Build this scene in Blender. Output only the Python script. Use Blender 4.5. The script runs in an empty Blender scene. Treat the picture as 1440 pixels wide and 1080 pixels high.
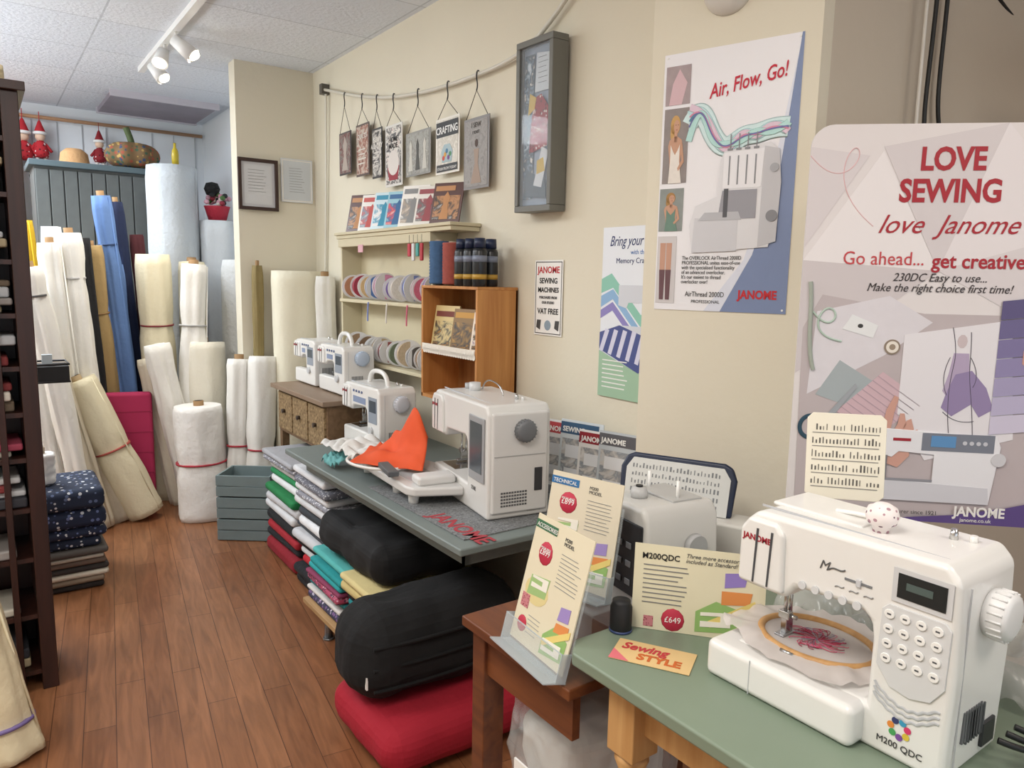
import bpy, bmesh, math, random
from mathutils import Vector, Matrix, noise
random.seed(7)
R=math.radians
# ------------------------------------------------------------------ materials
def lin(h):
    h=h.lstrip('#'); c=[int(h[i:i+2],16)/255 for i in (0,2,4)]
    return tuple(((x/12.92) if x<=.04045 else ((x+.055)/1.055)**2.4) for x in c)+(1,)
MC={}
def mat(hexc,rough=.6,metal=0,var=0.0,scale=8,bump=0,alpha=1,emit=0,bscale=None,trans=0,coat=0):
    key=(hexc,rough,metal,var,scale,bump,alpha,emit,bscale,trans,coat)
    if key in MC: return MC[key]
    m=bpy.data.materials.new("mat_"+hexc.strip('#')); m.use_nodes=True
    nt=m.node_tree; b=nt.nodes["Principled BSDF"]; c=lin(hexc)
    b.inputs["Base Color"].default_value=c
    b.inputs["Roughness"].default_value=rough; b.inputs["Metallic"].default_value=metal
    b.inputs["Alpha"].default_value=alpha
    b.inputs["Transmission Weight"].default_value=trans
    b.inputs["Coat Weight"].default_value=coat
    if emit:
        b.inputs["Emission Color"].default_value=c; b.inputs["Emission Strength"].default_value=emit
    if var or bump:
        tc=nt.nodes.new("ShaderNodeTexCoord")
        n=nt.nodes.new("ShaderNodeTexNoise"); n.inputs["Scale"].default_value=scale; n.inputs["Detail"].default_value=4
        nt.links.new(tc.outputs["Object"],n.inputs["Vector"])
    if var:
        mx=nt.nodes.new("ShaderNodeMix"); mx.data_type='RGBA'
        mx.inputs[6].default_value=tuple(x*(1-var) for x in c[:3])+(1,)
        mx.inputs[7].default_value=tuple(min(1,x*(1+var)) for x in c[:3])+(1,)
        nt.links.new(n.outputs["Fac"],mx.inputs[0]); nt.links.new(mx.outputs[2],b.inputs["Base Color"])
    if bump:
        n2=nt.nodes.new("ShaderNodeTexNoise"); n2.inputs["Scale"].default_value=bscale or scale*3; n2.inputs["Detail"].default_value=3
        nt.links.new(tc.outputs["Object"],n2.inputs["Vector"])
        bp=nt.nodes.new("ShaderNodeBump"); bp.inputs["Strength"].default_value=bump; bp.inputs["Distance"].default_value=.01
        nt.links.new(n2.outputs["Fac"],bp.inputs["Height"]); nt.links.new(bp.outputs[0],b.inputs["Normal"])
    MC[key]=m; return m
def wood(h1,h2,rough=.45,axis='Y',scale=6):
    key=('w',h1,h2,rough,axis,scale)
    if key in MC: return MC[key]
    m=bpy.data.materials.new("wood_"+h1.strip('#')); m.use_nodes=True; nt=m.node_tree; b=nt.nodes["Principled BSDF"]
    tc=nt.nodes.new("ShaderNodeTexCoord"); mp=nt.nodes.new("ShaderNodeMapping")
    s=[scale*4]*3; s['XYZ'.index(axis)]=scale*.35; mp.inputs["Scale"].default_value=s
    n=nt.nodes.new("ShaderNodeTexNoise"); n.inputs["Scale"].default_value=1.5; n.inputs["Detail"].default_value=6; n.inputs["Distortion"].default_value=.6
    r=nt.nodes.new("ShaderNodeValToRGB"); r.color_ramp.elements[0].position=.35; r.color_ramp.elements[1].position=.7
    r.color_ramp.elements[0].color=lin(h1); r.color_ramp.elements[1].color=lin(h2)
    nt.links.new(tc.outputs["Object"],mp.inputs[0]); nt.links.new(mp.outputs[0],n.inputs["Vector"]); nt.links.new(n.outputs["Fac"],r.inputs[0]); nt.links.new(r.outputs[0],b.inputs["Base Color"])
    b.inputs["Roughness"].default_value=rough
    MC[key]=m; return m
def dots(base,cols,scale=40,rough=.8,thr=.35):
    key=('d',base,tuple(cols),scale,thr)
    if key in MC: return MC[key]
    m=bpy.data.materials.new("print_"+base.strip('#')); m.use_nodes=True; nt=m.node_tree; b=nt.nodes["Principled BSDF"]
    tc=nt.nodes.new("ShaderNodeTexCoord"); v=nt.nodes.new("ShaderNodeTexVoronoi"); v.inputs["Scale"].default_value=scale
    nt.links.new(tc.outputs["Object"],v.inputs["Vector"])
    lt=nt.nodes.new("ShaderNodeMath"); lt.operation='LESS_THAN'; lt.inputs[1].default_value=thr
    nt.links.new(v.outputs["Distance"],lt.inputs[0])
    sep=nt.nodes.new("ShaderNodeSeparateColor"); nt.links.new(v.outputs["Color"],sep.inputs[0])
    r=nt.nodes.new("ShaderNodeValToRGB"); r.color_ramp.interpolation='CONSTANT'
    els=r.color_ramp.elements
    for i,c in enumerate(cols):
        if i<2: e=els[i]; e.position=i/len(cols)
        else: e=els.new(i/len(cols))
        e.color=lin(c)
    if len(cols)==1: els[1].color=lin(cols[0])
    nt.links.new(sep.outputs[0],r.inputs[0])
    mx=nt.nodes.new("ShaderNodeMix"); mx.data_type='RGBA'; mx.inputs[6].default_value=lin(base)
    nt.links.new(lt.outputs[0],mx.inputs[0]); nt.links.new(r.outputs[0],mx.inputs[7]); nt.links.new(mx.outputs[2],b.inputs["Base Color"])
    b.inputs["Roughness"].default_value=rough
    MC[key]=m; return m
def blotch(cols,scale=14,rough=.5):
    """printed picture: posterised noise between several colours"""
    key=('b',tuple(cols),scale)
    if key in MC: return MC[key]
    m=bpy.data.materials.new("printed_art"); m.use_nodes=True; nt=m.node_tree; b=nt.nodes["Principled BSDF"]
    tc=nt.nodes.new("ShaderNodeTexCoord"); n=nt.nodes.new("ShaderNodeTexNoise"); n.inputs["Scale"].default_value=scale; n.inputs["Detail"].default_value=5; n.inputs["Distortion"].default_value=1.5
    r=nt.nodes.new("ShaderNodeValToRGB"); els=r.color_ramp.elements; k=len(cols)
    els[0].position=.3; els[0].color=lin(cols[0]); els[1].position=.7; els[1].color=lin(cols[-1])
    for i in range(1,k-1):
        e=els.new(.3+.4*i/(k-1)); e.color=lin(cols[i])
    nt.links.new(tc.outputs["Object"],n.inputs["Vector"]); nt.links.new(n.outputs["Fac"],r.inputs[0]); nt.links.new(r.outputs[0],b.inputs["Base Color"]); b.inputs["Roughness"].default_value=rough
    MC[key]=m; return m
# ------------------------------------------------------------------ builders
col=bpy.context.collection
def add(o,parent=None):
    col.objects.link(o)
    if parent is not None: o.parent=parent
    return o
def E(name,loc=(0,0,0),rz=0,rx=0,ry=0):
    o=bpy.data.objects.new(name,None); o.empty_display_size=.05
    o.location=loc; o.rotation_euler=(rx,ry,rz); return add(o)
def mesh(name,parent,verts,faces,m,smooth=False,mods=None,loc=(0,0,0),rot=(0,0,0)):
    me=bpy.data.meshes.new(name); me.from_pydata([tuple(v) for v in verts],[],faces); me.update()
    bm=bmesh.new(); bm.from_mesh(me); bmesh.ops.recalc_face_normals(bm,faces=bm.faces); bm.to_mesh(me); bm.free()
    if isinstance(m,(list,tuple)):
        for k in m: me.materials.append(k)
    else: me.materials.append(m)
    if smooth:
        for p in me.polygons: p.use_smooth=True
    o=bpy.data.objects.new(name,me); o.location=loc; o.rotation_euler=rot
    return add(o,parent)
def bevel(o,w,seg=3):
    if w>0:
        b=o.modifiers.new("b","BEVEL"); b.width=w; b.segments=seg; b.limit_method='ANGLE'; b.angle_limit=R(30)
        for p in o.data.polygons: p.use_smooth=True
        b.harden_normals=True
    return o
def box(name,parent,lo,hi,m,bev=0,rot=(0,0,0),seg=3):
    c=[(a+b)/2 for a,b in zip(lo,hi)]; h=[(b-a)/2 for a,b in zip(lo,hi)]
    v=[(sx*h[0],sy*h[1],sz*h[2]) for sx in(-1,1) for sy in(-1,1) for sz in(-1,1)]
    f=[(0,1,3,2),(4,6,7,5),(0,4,5,1),(2,3,7,6),(0,2,6,4),(1,5,7,3)]
    return bevel(mesh(name,parent,v,f,m,loc=c,rot=rot),bev,seg)
def cyl(name,parent,p0,p1,r0,r1=None,m=None,seg=24,smooth=True):
    if r1 is None: r1=r0
    p0=Vector(p0); p1=Vector(p1); ax=(p1-p0).normalized()
    t=Vector((1,0,0)) if abs(ax.x)<.9 else Vector((0,1,0))
    a=ax.cross(t).normalized(); b=ax.cross(a)
    v=[];f=[]
    for p,r in((p0,r0),(p1,r1)):
        for i in range(seg):
            th=2*math.pi*i/seg; v.append(p+a*(r*math.cos(th))+b*(r*math.sin(th)))
    for i in range(seg): j=(i+1)%seg; f.append((i,j,seg+j,seg+i))
    f.append(tuple(range(seg))[::-1]); f.append(tuple(range(seg,2*seg)))
    o=mesh(name,parent,v,f,m)
    for p in o.data.polygons:
        p.use_smooth = len(p.vertices)==4 and smooth
    return o
def lathe(name,parent,prof,loc,m,seg=28,rot=(0,0,0)):
    v=[];f=[];n=len(prof)
    for i in range(seg):
        th=2*math.pi*i/seg
        for r,z in prof: v.append((max(r,1e-4)*math.cos(th),max(r,1e-4)*math.sin(th),z))
    for i in range(seg):
        j=(i+1)%seg
        for k in range(n-1): f.append((i*n+k,j*n+k,j*n+k+1,i*n+k+1))
    f.append(tuple(i*n for i in range(seg))); f.append(tuple(i*n+n-1 for i in range(seg)))
    return mesh(name,parent,v,f,m,smooth=True,loc=loc,rot=rot)
def prism(name,parent,pts,axis,a,b,m,bev=0,loc=(0,0,0),rot=(0,0,0),seg=3):
    def P(p,t):
        return {'x':(t,p[0],p[1]),'y':(p[0],t,p[1]),'z':(p[0],p[1],t)}[axis]
    n=len(pts); v=[P(p,a) for p in pts]+[P(p,b) for p in pts]
    f=[tuple(range(n)),tuple(range(n,2*n))[::-1]]+[(i,(i+1)%n,n+(i+1)%n,n+i) for i in range(n)]
    return bevel(mesh(name,parent,v,f,m,loc=loc,rot=rot),bev,seg)
def tube(name,parent,pts,r,m,cyclic=False,smooth=True):
    cu=bpy.data.curves.new(name,'CURVE'); cu.dimensions='3D'; cu.bevel_depth=r; cu.bevel_resolution=3; cu.use_fill_caps=True
    if smooth:
        s=cu.splines.new('NURBS'); s.points.add(len(pts)-1); s.order_u=min(4,len(pts)); s.use_endpoint_u=not cyclic; s.use_cyclic_u=cyclic
    else:
        s=cu.splines.new('POLY'); s.points.add(len(pts)-1); s.use_cyclic_u=cyclic
    for p,q in zip(s.points,pts): p.co=(q[0],q[1],q[2],1)
    cu.materials.append(m); o=bpy.data.objects.new(name,cu); return add(o,parent)
def flat_tube(name,parent,pts,r,m,z,flat=.06):
    o=tube(name,parent,[(p[0],p[1],0) for p in pts],r,m); o.scale=(1,1,flat); o.location=(0,0,z); return o
def text(name,parent,s,x,y,size,m,z=.0015,align='LEFT',shear=0,rot=0,ext=.0003,sp=1,bold=0,w=1):
    cu=bpy.data.curves.new(name,'FONT'); cu.body=s; cu.size=size; cu.align_x=align; cu.shear=shear; cu.extrude=ext
    cu.space_character=sp; cu.offset=bold; cu.resolution_u=3; cu.space_line=.9
    cu.materials.append(m); o=bpy.data.objects.new(name,cu); o.location=(x,y,z); o.rotation_euler=(0,0,rot); o.scale=(w,1,1); return add(o,parent)
def frame_empty(name,o,right,up):
    r=Vector(right).normalized(); u=Vector(up).normalized(); n=r.cross(u); n.normalize(); u=n.cross(r)
    e=bpy.data.objects.new(name,None); e.empty_display_size=.05
    e.matrix_world=Matrix(((r.x,u.x,n.x,o[0]),(r.y,u.y,n.y,o[1]),(r.z,u.z,n.z,o[2]),(0,0,0,1)))
    return add(e)
def rect(name,p,x0,y0,x1,y1,m,z=.001,t=.0006): return box(name,p,(x0,y0,z-t),(x1,y1,z),m)
def poly(name,p,pts,m,z=.001,t=.0006): return prism(name,p,pts,'z',z-t,z,m)
def rline(p,x0,y0,x1,n,dy,m,z=.0015,h=.0015):
    for i in range(n):
        rect("print_line",p,x0,y0-i*dy,x0+(x1-x0)*random.uniform(.75,1),y0-i*dy+h,m,z)
def roll(name,p0,p1,r,m,core=True,ribbon=None,rib_t=(.55,),wr=.006,r1=None,corecol='#9a7a55',seg=36,rings=24,inner=None):
    r1=r1 or r
    p0=Vector(p0);p1=Vector(p1); e=E(name,p0)
    ax=(p1-p0); L=ax.length; ax.normalize()
    t=Vector((1,0,0)) if abs(ax.x)<.9 else Vector((0,1,0))
    a=ax.cross(t).normalized(); b=ax.cross(a); v=[];f=[]
    sd=random.uniform(0,50)
    for k in range(rings+1):
        s=k/rings; rr=r+(r1-r)*s
        for i in range(seg):
            th=2*math.pi*i/seg
            n=noise.noise(Vector((math.cos(th)*1.6+sd,math.sin(th)*1.6,s*1.3)))*wr*2.6+noise.noise(Vector((math.cos(th)*4+sd,math.sin(th)*4,s*6+sd)))*wr*1.2
            q=rr+n
            if ribbon:
                for rt in rib_t: q-=.010*math.exp(-((s-rt)*L/.06)**2)
            if k in(0,rings): q-=.006
            v.append(ax*(L*s)+a*(q*math.cos(th))+b*(q*math.sin(th)))
    for k in range(rings):
        for i in range(seg): j=(i+1)%seg; f.append((k*seg+i,k*seg+j,(k+1)*seg+j,(k+1)*seg+i))
    f.append(tuple(range(seg))[::-1]); f.append(tuple(range(rings*seg,(rings+1)*seg)))
    o=mesh("fabric_wound",e,v,f,m)
    for p in o.data.polygons: p.use_smooth=len(p.vertices)==4
    th=random.uniform(3.6,5.4); d1=a*math.cos(th)+b*math.sin(th)
    cyl("cloth_edge",e,ax*.01+d1*(r-.001),ax*(L-.01)+d1*(r1-.001),.004,.004,m,8)
    if core:
        cr=min(.03,r*.4)
        cyl("cardboard_core",e,ax*(L-.05),ax*(L+.03),cr,cr,mat(corecol,.8),20)
        cyl("core_hole",e,ax*(L+.0305),ax*(L+.031),cr*.8,cr*.8,mat('#3a2c1e',.9),20)
    if ribbon:
        for rt in rib_t:
            rr=r+(r1-r)*rt
            cyl("tie_ribbon",e,ax*(L*rt-.005),ax*(L*rt+.005),rr,rr,mat(ribbon,.6),36)
    return e
def fold_stack(name,x0,x1,y0,y1,z0,layers,rz=0,jit=1):
    cx,cy=(x0+x1)/2,(y0+y1)/2; e=E(name,(cx,cy,z0),rz); z=0; hx,hy=(x1-x0)/2,(y1-y0)/2
    for t,m in layers:
        dx=random.uniform(-.022,.022)*jit; dy=random.uniform(-.03,.03)*jit
        o=box("folded_fabric",e,(-hx+dx,-hy+dy,z+.001),(hx+dx,hy+dy,z+t-.001),m,min(t*.46,.03),seg=4)
        o.rotation_euler=(0,random.uniform(-.01,.01),random.uniform(-.035,.035)*jit)
        z+=t
    return e
def blob(name,parent,lo,hi,m,bev,disp,sc=.25,sub=4):
    o=box(name,parent,lo,hi,m)
    b=o.modifiers.new("b","BEVEL"); b.width=bev; b.segments=6
    s=o.modifiers.new("s","SUBSURF"); s.subdivision_type='SIMPLE'; s.levels=sub; s.render_levels=sub
    tx=bpy.data.textures.new("t","CLOUDS"); tx.noise_scale=sc; tx.noise_depth=2
    d=o.modifiers.new("d","DISPLACE"); d.texture=tx; d.strength=disp; d.mid_level=.5; d.texture_coords='GLOBAL'
    for p in o.data.polygons: p.use_smooth=True
    return o
def cloth(name,parent,fn,nu,nv,m,th=.002):
    v=[fn(i/nu,j/nv) for i in range(nu+1) for j in range(nv+1)]; fa=[(i*(nv+1)+j,(i+1)*(nv+1)+j,(i+1)*(nv+1)+j+1,i*(nv+1)+j+1) for i in range(nu) for j in range(nv)]
    o=mesh(name,parent,v,fa,m,smooth=True); s=o.modifiers.new("s","SOLIDIFY"); s.thickness=th; return o
def bil(A,B,C,D,u,v):
    A,B,C,D=map(Vector,(A,B,C,D)); return A*(1-u)*(1-v)+B*u*(1-v)+C*u*v+D*(1-u)*v

WHITE=mat('#f0efec',.35); PLW=mat('#e9e8e5',.28,coat=.3); BLACK=mat('#131416',.5); RED=mat('#c4202c',.5); GREYP=mat('#9fa3a8',.4)
DK=mat('#2b2d31',.4); PAPER=mat('#f4f2ee',.6); CHROME=mat('#c8c8c8',.2,1.0)
# ------------------------------------------------------------------ room
def floor_mat():
    m=bpy.data.materials.new("laminate_floor"); m.use_nodes=True; nt=m.node_tree; b=nt.nodes["Principled BSDF"]
    tc=nt.nodes.new("ShaderNodeTexCoord"); mp=nt.nodes.new("ShaderNodeMapping"); mp.inputs["Rotation"].default_value=(0,0,R(-(90-7.3)))
    nt.links.new(tc.outputs["Object"],mp.inputs[0])
    br=nt.nodes.new("ShaderNodeTexBrick"); br.inputs["Scale"].default_value=1; br.inputs["Brick Width"].default_value=.75; br.inputs["Row Height"].default_value=.095
    br.inputs["Mortar Size"].default_value=.0013; br.inputs["Mortar Smooth"].default_value=.1; br.inputs["Color1"].default_value=lin('#9c6a48'); br.inputs["Color2"].default_value=lin('#89593a'); br.inputs["Mortar"].default_value=lin('#54321f')
    br.offset=.37
    nt.links.new(mp.outputs[0],br.inputs["Vector"])
    mp2=nt.nodes.new("ShaderNodeMapping"); mp2.inputs["Scale"].default_value=(2,18,1); nt.links.new(mp.outputs[0],mp2.inputs[0])
    n=nt.nodes.new("ShaderNodeTexNoise"); n.inputs["Scale"].default_value=1.6; n.inputs["Detail"].default_value=7; n.inputs["Distortion"].default_value=1.2; nt.links.new(mp2.outputs[0],n.inputs["Vector"])
    r=nt.nodes.new("ShaderNodeValToRGB"); r.color_ramp.elements[0].position=.3; r.color_ramp.elements[0].color=(.64,.61,.58,1); r.color_ramp.elements[1].position=.7; r.color_ramp.elements[1].color=(1.1,1.1,1.1,1)
    nt.links.new(n.outputs["Fac"],r.inputs[0])
    mx=nt.nodes.new("ShaderNodeMix"); mx.data_type='RGBA'; mx.blend_type='MULTIPLY'; mx.inputs[0].default_value=1
    nt.links.new(br.outputs["Color"],mx.inputs[6]); nt.links.new(r.outputs[0],mx.inputs[7]); nt.links.new(mx.outputs[2],b.inputs["Base Color"])
    b.inputs["Roughness"].default_value=.34
    return m
def ceil_mat():
    m=bpy.data.materials.new("ceiling_tiles"); m.use_nodes=True; nt=m.node_tree; b=nt.nodes["Principled BSDF"]
    tc=nt.nodes.new("ShaderNodeTexCoord")
    br=nt.nodes.new("ShaderNodeTexBrick"); br.inputs["Scale"].default_value=1; br.inputs["Brick Width"].default_value=1.2; br.inputs["Row Height"].default_value=.6; br.offset=0
    br.inputs["Mortar Size"].default_value=.005; br.inputs["Color1"].default_value=lin('#e3e8ef'); br.inputs["Color2"].default_value=lin('#dde3ec'); br.inputs["Mortar"].default_value=lin('#c4cad2')
    nt.links.new(tc.outputs["Object"],br.inputs["Vector"])
    n=nt.nodes.new("ShaderNodeTexNoise"); n.inputs["Scale"].default_value=45; n.inputs["Detail"].default_value=5; nt.links.new(tc.outputs["Object"],n.inputs["Vector"])
    bp=nt.nodes.new("ShaderNodeBump"); bp.inputs["Strength"].default_value=.6; bp.inputs["Distance"].default_value=.012; nt.links.new(n.outputs["Fac"],bp.inputs["Height"]); nt.links.new(bp.outputs[0],b.inputs["Normal"])
    nt.links.new(br.outputs["Color"],b.inputs["Base Color"]); b.inputs["Roughness"].default_value=.9
    return m
CZ=2.78
CREAM=mat('#e2dbc8',.75,var=.03,scale=2,bump=.12,bscale=25)
GREYW=mat('#c6bbab',.8,var=.03,scale=2,bump=.12,bscale=25)
WHW=mat('#e4e8ec',.7,var=.02,scale=2)
box("floor",None,(-2.2,-3,-.05),(3.4,7.2,0),floor_mat())
box("ceiling",None,(-2.2,-3,CZ),(3.4,7.2,CZ+.05),ceil_mat())
box("wall_right",None,(1.83,1.6,0),(1.95,4.89,CZ),CREAM)
box("wall_back",None,(1.34,4.77,0),(1.83,4.89,CZ),CREAM)
box("wall_alcove",None,(1.68,4.89,0),(1.8,7.0,CZ),WHW)
box("wall_far",None,(-2.2,7.0,0),(1.8,7.12,CZ),WHW)
box("wall_left",None,(-2.25,-3,0),(-2.15,7.12,CZ),CREAM)
prism("wall_pier",None,[(1.69,1.655),(1.835,1.19),(2.1,1.19),(2.1,1.66)],'z',0,CZ,CREAM)
prism("wall_return",None,[(1.85,1.195),(3.4,.95),(3.4,1.15),(1.85,1.4)],'z',0,CZ,GREYW)
box("wall_side",None,(3.3,-3,0),(3.4,1.0,CZ),GREYW)
sf=E("window_shopfront",(0,-3,0))
box("sill",sf,(-2.2,-.06,0),(3.4,.06,.5),mat('#5a6a66',.6)); box("head",sf,(-2.2,-.06,2.5),(3.4,.06,CZ),mat('#5a6a66',.6))
for x in(-2.17,-.8,.6,2.0,3.3): box("mullion",sf,(x-.03,-.05,.5),(x+.03,.05,2.5),mat('#5a6a66',.6))
for i in range(14): box("trim_joint",None,(-.6+i*.17,6.992,0),(-.594+i*.17,7.001,2.66),mat('#b9bcc0',.7))
e=E("curtain_rail",(0,6.93,2.67)); cyl("pole",e,(-.6,0,0),(1.66,0,0),.014,.014,mat('#b98f6c',.5)); 
for x in(-.3,.7,1.6): box("bracket",e,(x-.01,-.01,-.01),(x+.01,.07,.01),WHITE)
e=E("ceiling_hatch",(1.22,6.45,CZ)); box("panel",e,(-.36,-.36,-.035),(.36,.36,0),mat('#8a7f8c',.3,var=.35,scale=6),.004); 
for s in(-1,1): box("trim",e,(-.37,s*.365-.012,-.045),(.37,s*.365+.012,0),mat('#c9c4cc',.4))
e=E("track_light",(.93,0,CZ)); box("track",e,(-.018,3.3,-.03),(.018,5.35,0),WHITE)
for y,dx in((4.95,.05),(4.35,.09),(4.62,-.05)):
    cyl("stem",e,(0,y,-.03),(0,y,-.07),.008,.008,WHITE,12)
    cyl("spot_head",e,(-.01,y,-.07),(dx*.8,y-.05,-.15),.03,.042,WHITE,20)
    cyl("bulb",e,(dx*.8,y-.05,-.148),(dx*.84,y-.053,-.156),.032,.03,mat('#fff6e0',.3,emit=9),16)

def picture(name,o,right,w,h,frame_c,inner,fw=.02,depth=.02,lines=8,mount='#f2f0ea'):
    e=frame_empty(name,o,right,(0,0,1))
    for a in((0,0,w,fw),(0,h-fw,w,h),(0,fw,fw,h-fw),(w-fw,fw,w,h-fw)): box("frame_rail",e,(a[0],a[1],0),(a[2],a[3],depth),frame_c,.002)
    rect("mount",e,fw,fw,w-fw,h-fw,mat(mount,.5),z=.006); rect("document",e,fw*1.8,fw*1.8,w-fw*1.8,h-fw*1.8,inner,z=.0075)
    rline(e,w*.25,h*.78,w*.75,lines,h*.06,mat('#777777',.7),z=.009)
    return e
picture("framed_certificate",(1.335,4.755,1.90),(1,0,0),.245,.31,mat('#3b2620',.4),mat('#d5d6d8',.5),mount='#cfcfd2')
picture("framed_notice",(1.605,4.765,1.965),(1,0,0),.205,.27,mat('#e0e2e4',.4),mat('#d3d8dc',.5),fw=.008,depth=.008,lines=10)
e=E("hanging_wire_rail",(1.80,0,0))
pts=[(0,4.52,2.63),(0,4.2,2.545),(0,3.9,2.47),(0,3.5,2.40),(0,3.1,2.37),(0,2.8,2.365),(0,2.5,2.37),(0,2.3,2.44),(0,2.1,2.58),(0,1.95,2.72)]
tube("wire",e,pts,.009,mat('#d8d4c8',.4)); box("bracket",e,(-.02,4.50,2.60),(.03,4.54,2.66),mat('#5b5750',.5))
e=E("wall_cable",(1.805,4.5,0)); tube("cable",e,[(0,0,2.6),(.01,.03,2.2),(.01,.06,1.7),(.01,.1,1.2)],.007,mat('#dcd8cc',.5))

# hanging metal signs (y_left,y_right,ztop,zbot,hook z)
SG=[(4.27,4.10,2.33,2.09,2.54,'#4a4444',['#2c2a2a','#8a807a','#6a3030','#b8aea4']),
    (4.03,3.86,2.34,2.06,2.49,'#5a4c46',['#3a2c2a','#a06a5a','#c8bcae','#57504c']),
    (3.82,3.70,2.29,2.03,2.45,'#2a2a2b',['#141414','#d8d4cc','#2a2a2a','#8f8a84']),
    (3.66,3.47,2.28,1.97,2.42,'#dedcd6',['#8a3038','#e8e4dc','#33343a','#cfc9c2']),
    (3.43,3.18,2.21,2.00,2.395,'#8b8b86',['#6b6b68','#a8a8a2','#8a8880','#bcbab0']),
    (3.13,2.92,2.23,1.98,2.375,'#e6e2d8',['#f0ece4','#c9c4b8','#e6e2d8']),
    (2.88,2.68,2.19,1.89,2.37,'#7e7a78',['#777370','#9a9692','#88827e'])]
WORDS=["","QUILTS","SEW\nALL DAY","HOME\nMADE","","",""]
for i,(ya,yb,zt,zb,hz,bg,cs) in enumerate(SG):
    w=ya-yb; h=zt-zb
    e=frame_empty("hanging_metal_sign",(1.795,ya,zb),(0,-1,0),(0,0,1))
    box("plate",e,(0,0,0),(w,h,.004),mat(bg,.4),.001)
    rect("artwork",e,w*.06,h*.04,w*.94,h*.96,blotch(cs,22),z=.0055)
    if i==5:
        rect("band",e,w*.04,h*.66,w*.96,h*.93,mat('#1d1d1d',.5),z=.0065); text("lettering",e,"CRAFTING",w*.5,h*.72,.045,WHITE,z=.007,align='CENTER',w=.88,bold=.0006)
        rect("band2",e,w*.06,h*.04,w*.94,h*.17,mat('#1d1d1d',.5),z=.0065); text("lettering2",e,"STASH FROM TODAY",w*.5,h*.07,.018,WHITE,z=.007,align='CENTER')
        poly("jar",e,[(w*.3,h*.2),(w*.7,h*.2),(w*.74,h*.4),(w*.62,h*.52),(w*.38,h*.52),(w*.26,h*.4)],mat('#8fa6aa',.3),z=.0066)
        for k in range(5): cyl("button",e,(w*(.36+.07*k),h*(.28+.06*(k%3)),.0066),(w*(.36+.07*k),h*(.28+.06*(k%3)),.0072),.011,.011,mat(['#c84a3a','#d8a040','#4a7a9a','#7a4a8a','#4a8a5a'][k]),12)
    elif i==6:
        poly("dress",e,[(w*.3,h*.08),(w*.72,h*.08),(w*.58,h*.36),(w*.62,h*.56),(w*.42,h*.56),(w*.46,h*.36)],mat('#a48f80',.6),z=.0066); poly("head",e,[(w*(.52)+.013*math.cos(t*.63),h*.64+.017*math.sin(t*.63)) for t in range(10)],mat('#4d3830',.6),z=.0068); text("lettering",e,"I SEW",w*.5,h*.86,.03,mat('#4c4540'),z=.007,align='CENTER'); text("lettering",e,"I KNIT",w*.5,h*.77,.02,mat('#4c4540'),z=.007,align='CENTER')
    elif i==4:
        for k in range(3): 
            x=w*(.22+.28*k); poly("sketch_figure",e,[(x-.022,h*.12),(x+.022,h*.12),(x+.010,h*.5),(x+.014,h*.68),(x,h*.82),(x-.014,h*.68),(x-.010,h*.5)],mat('#4d4c48' if k%2 else '#c9c7be',.6),z=.0066)
    elif i==0:
        poly("figure",e,[(w*.25,h*.1),(w*.75,h*.1),(w*.6,h*.45),(w*.7,h*.7),(w*.5,h*.9),(w*.35,h*.7),(w*.42,h*.45)],mat('#b0a49a',.6),z=.0066)
    else:
        c='#222222' if i==3 else '#e8e4dc'
        text("lettering",e,WORDS[i],w*.5,h*.72,.036,mat(c),z=.007,align='CENTER',bold=.0005)
        if i==3:
            poly("cupcake_case",e,[(w*.25,h*.1),(w*.75,h*.1),(w*.85,h*.32),(w*.15,h*.32)],mat('#9a2e3a',.6),z=.0066); cyl("cupcake_top",e,(w*.5,h*.38,.0062),(w*.5,h*.38,.0068),w*.33,w*.33,mat('#dcd6d0',.6),18)
        else: rline(e,w*.2,h*.5,w*.8,4,h*.09,mat('#d8d4cc'),z=.0068,h=.006)
    apex=(w*.5,hz-zb-.07,.006)
    tube("string",e,[(w*.08,h,.003),apex,(w*.92,h,.003)],.0016,mat('#3a2e28',.6),smooth=False)
    tube("hook",e,[apex,(w*.5+.012,apex[1]+.02,.006),(w*.5-.008,apex[1]+.05,.006),(w*.5,apex[1]+.085,.006),(w*.5+.015,apex[1]+.075,.006)],.003,DK)

# box frame with collage
e=frame_empty("shadow_box_frame",(1.825,2.435,1.765),(0,-1,-.02),(-.02,0,1)); w,h,d=.225,.63,.075
FG=mat('#70706a',.5)
for a in((0,0,w,.024),(0,h-.024,w,h),(0,.024,.022,h-.024),(w-.022,.024,w,h-.024)): box("frame_side",e,(a[0],a[1],0),(a[2],a[3],d),FG,.003)
rect("backing",e,.022,.024,w-.022,h-.024,mat('#8794a6',.4,var=.15,scale=6),z=.05)
rect("collage_cloth",e,.03,.05,.09,.58,blotch(['#c9d2da','#5d7485','#33404e','#e8e2d8'],26),z=.054)
poly("red_apron",e,[(.07,.22),(.18,.24),(.185,.38),(.14,.43),(.10,.42),(.08,.33)],dots('#9a2630',['#e0cfc8','#50161c'],70),z=.058)
poly("yellow_piece",e,[(.06,.36),(.10,.38),(.11,.42),(.07,.44)],mat('#d0b040',.6),z=.0585); poly("yellow_piece",e,[(.12,.14),(.17,.15),(.16,.2),(.12,.19)],mat('#d0b040',.6),z=.0585)
poly("white_card",e,[(.10,.44),(.185,.44),(.185,.57),(.11,.58)],mat('#cfd6dc',.5),z=.058)
rline(e,.12,.56,.18,6,.018,mat('#5d6266'),z=.0595)
poly("dark_piece",e,[(.04,.06),(.18,.05),(.17,.12),(.05,.16)],mat('#41505c',.5),z=.058); poly("white_lace",e,[(.10,.10),(.15,.09),(.19,.22),(.15,.24)],mat('#d8dce0',.6),z=.0584)
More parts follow.
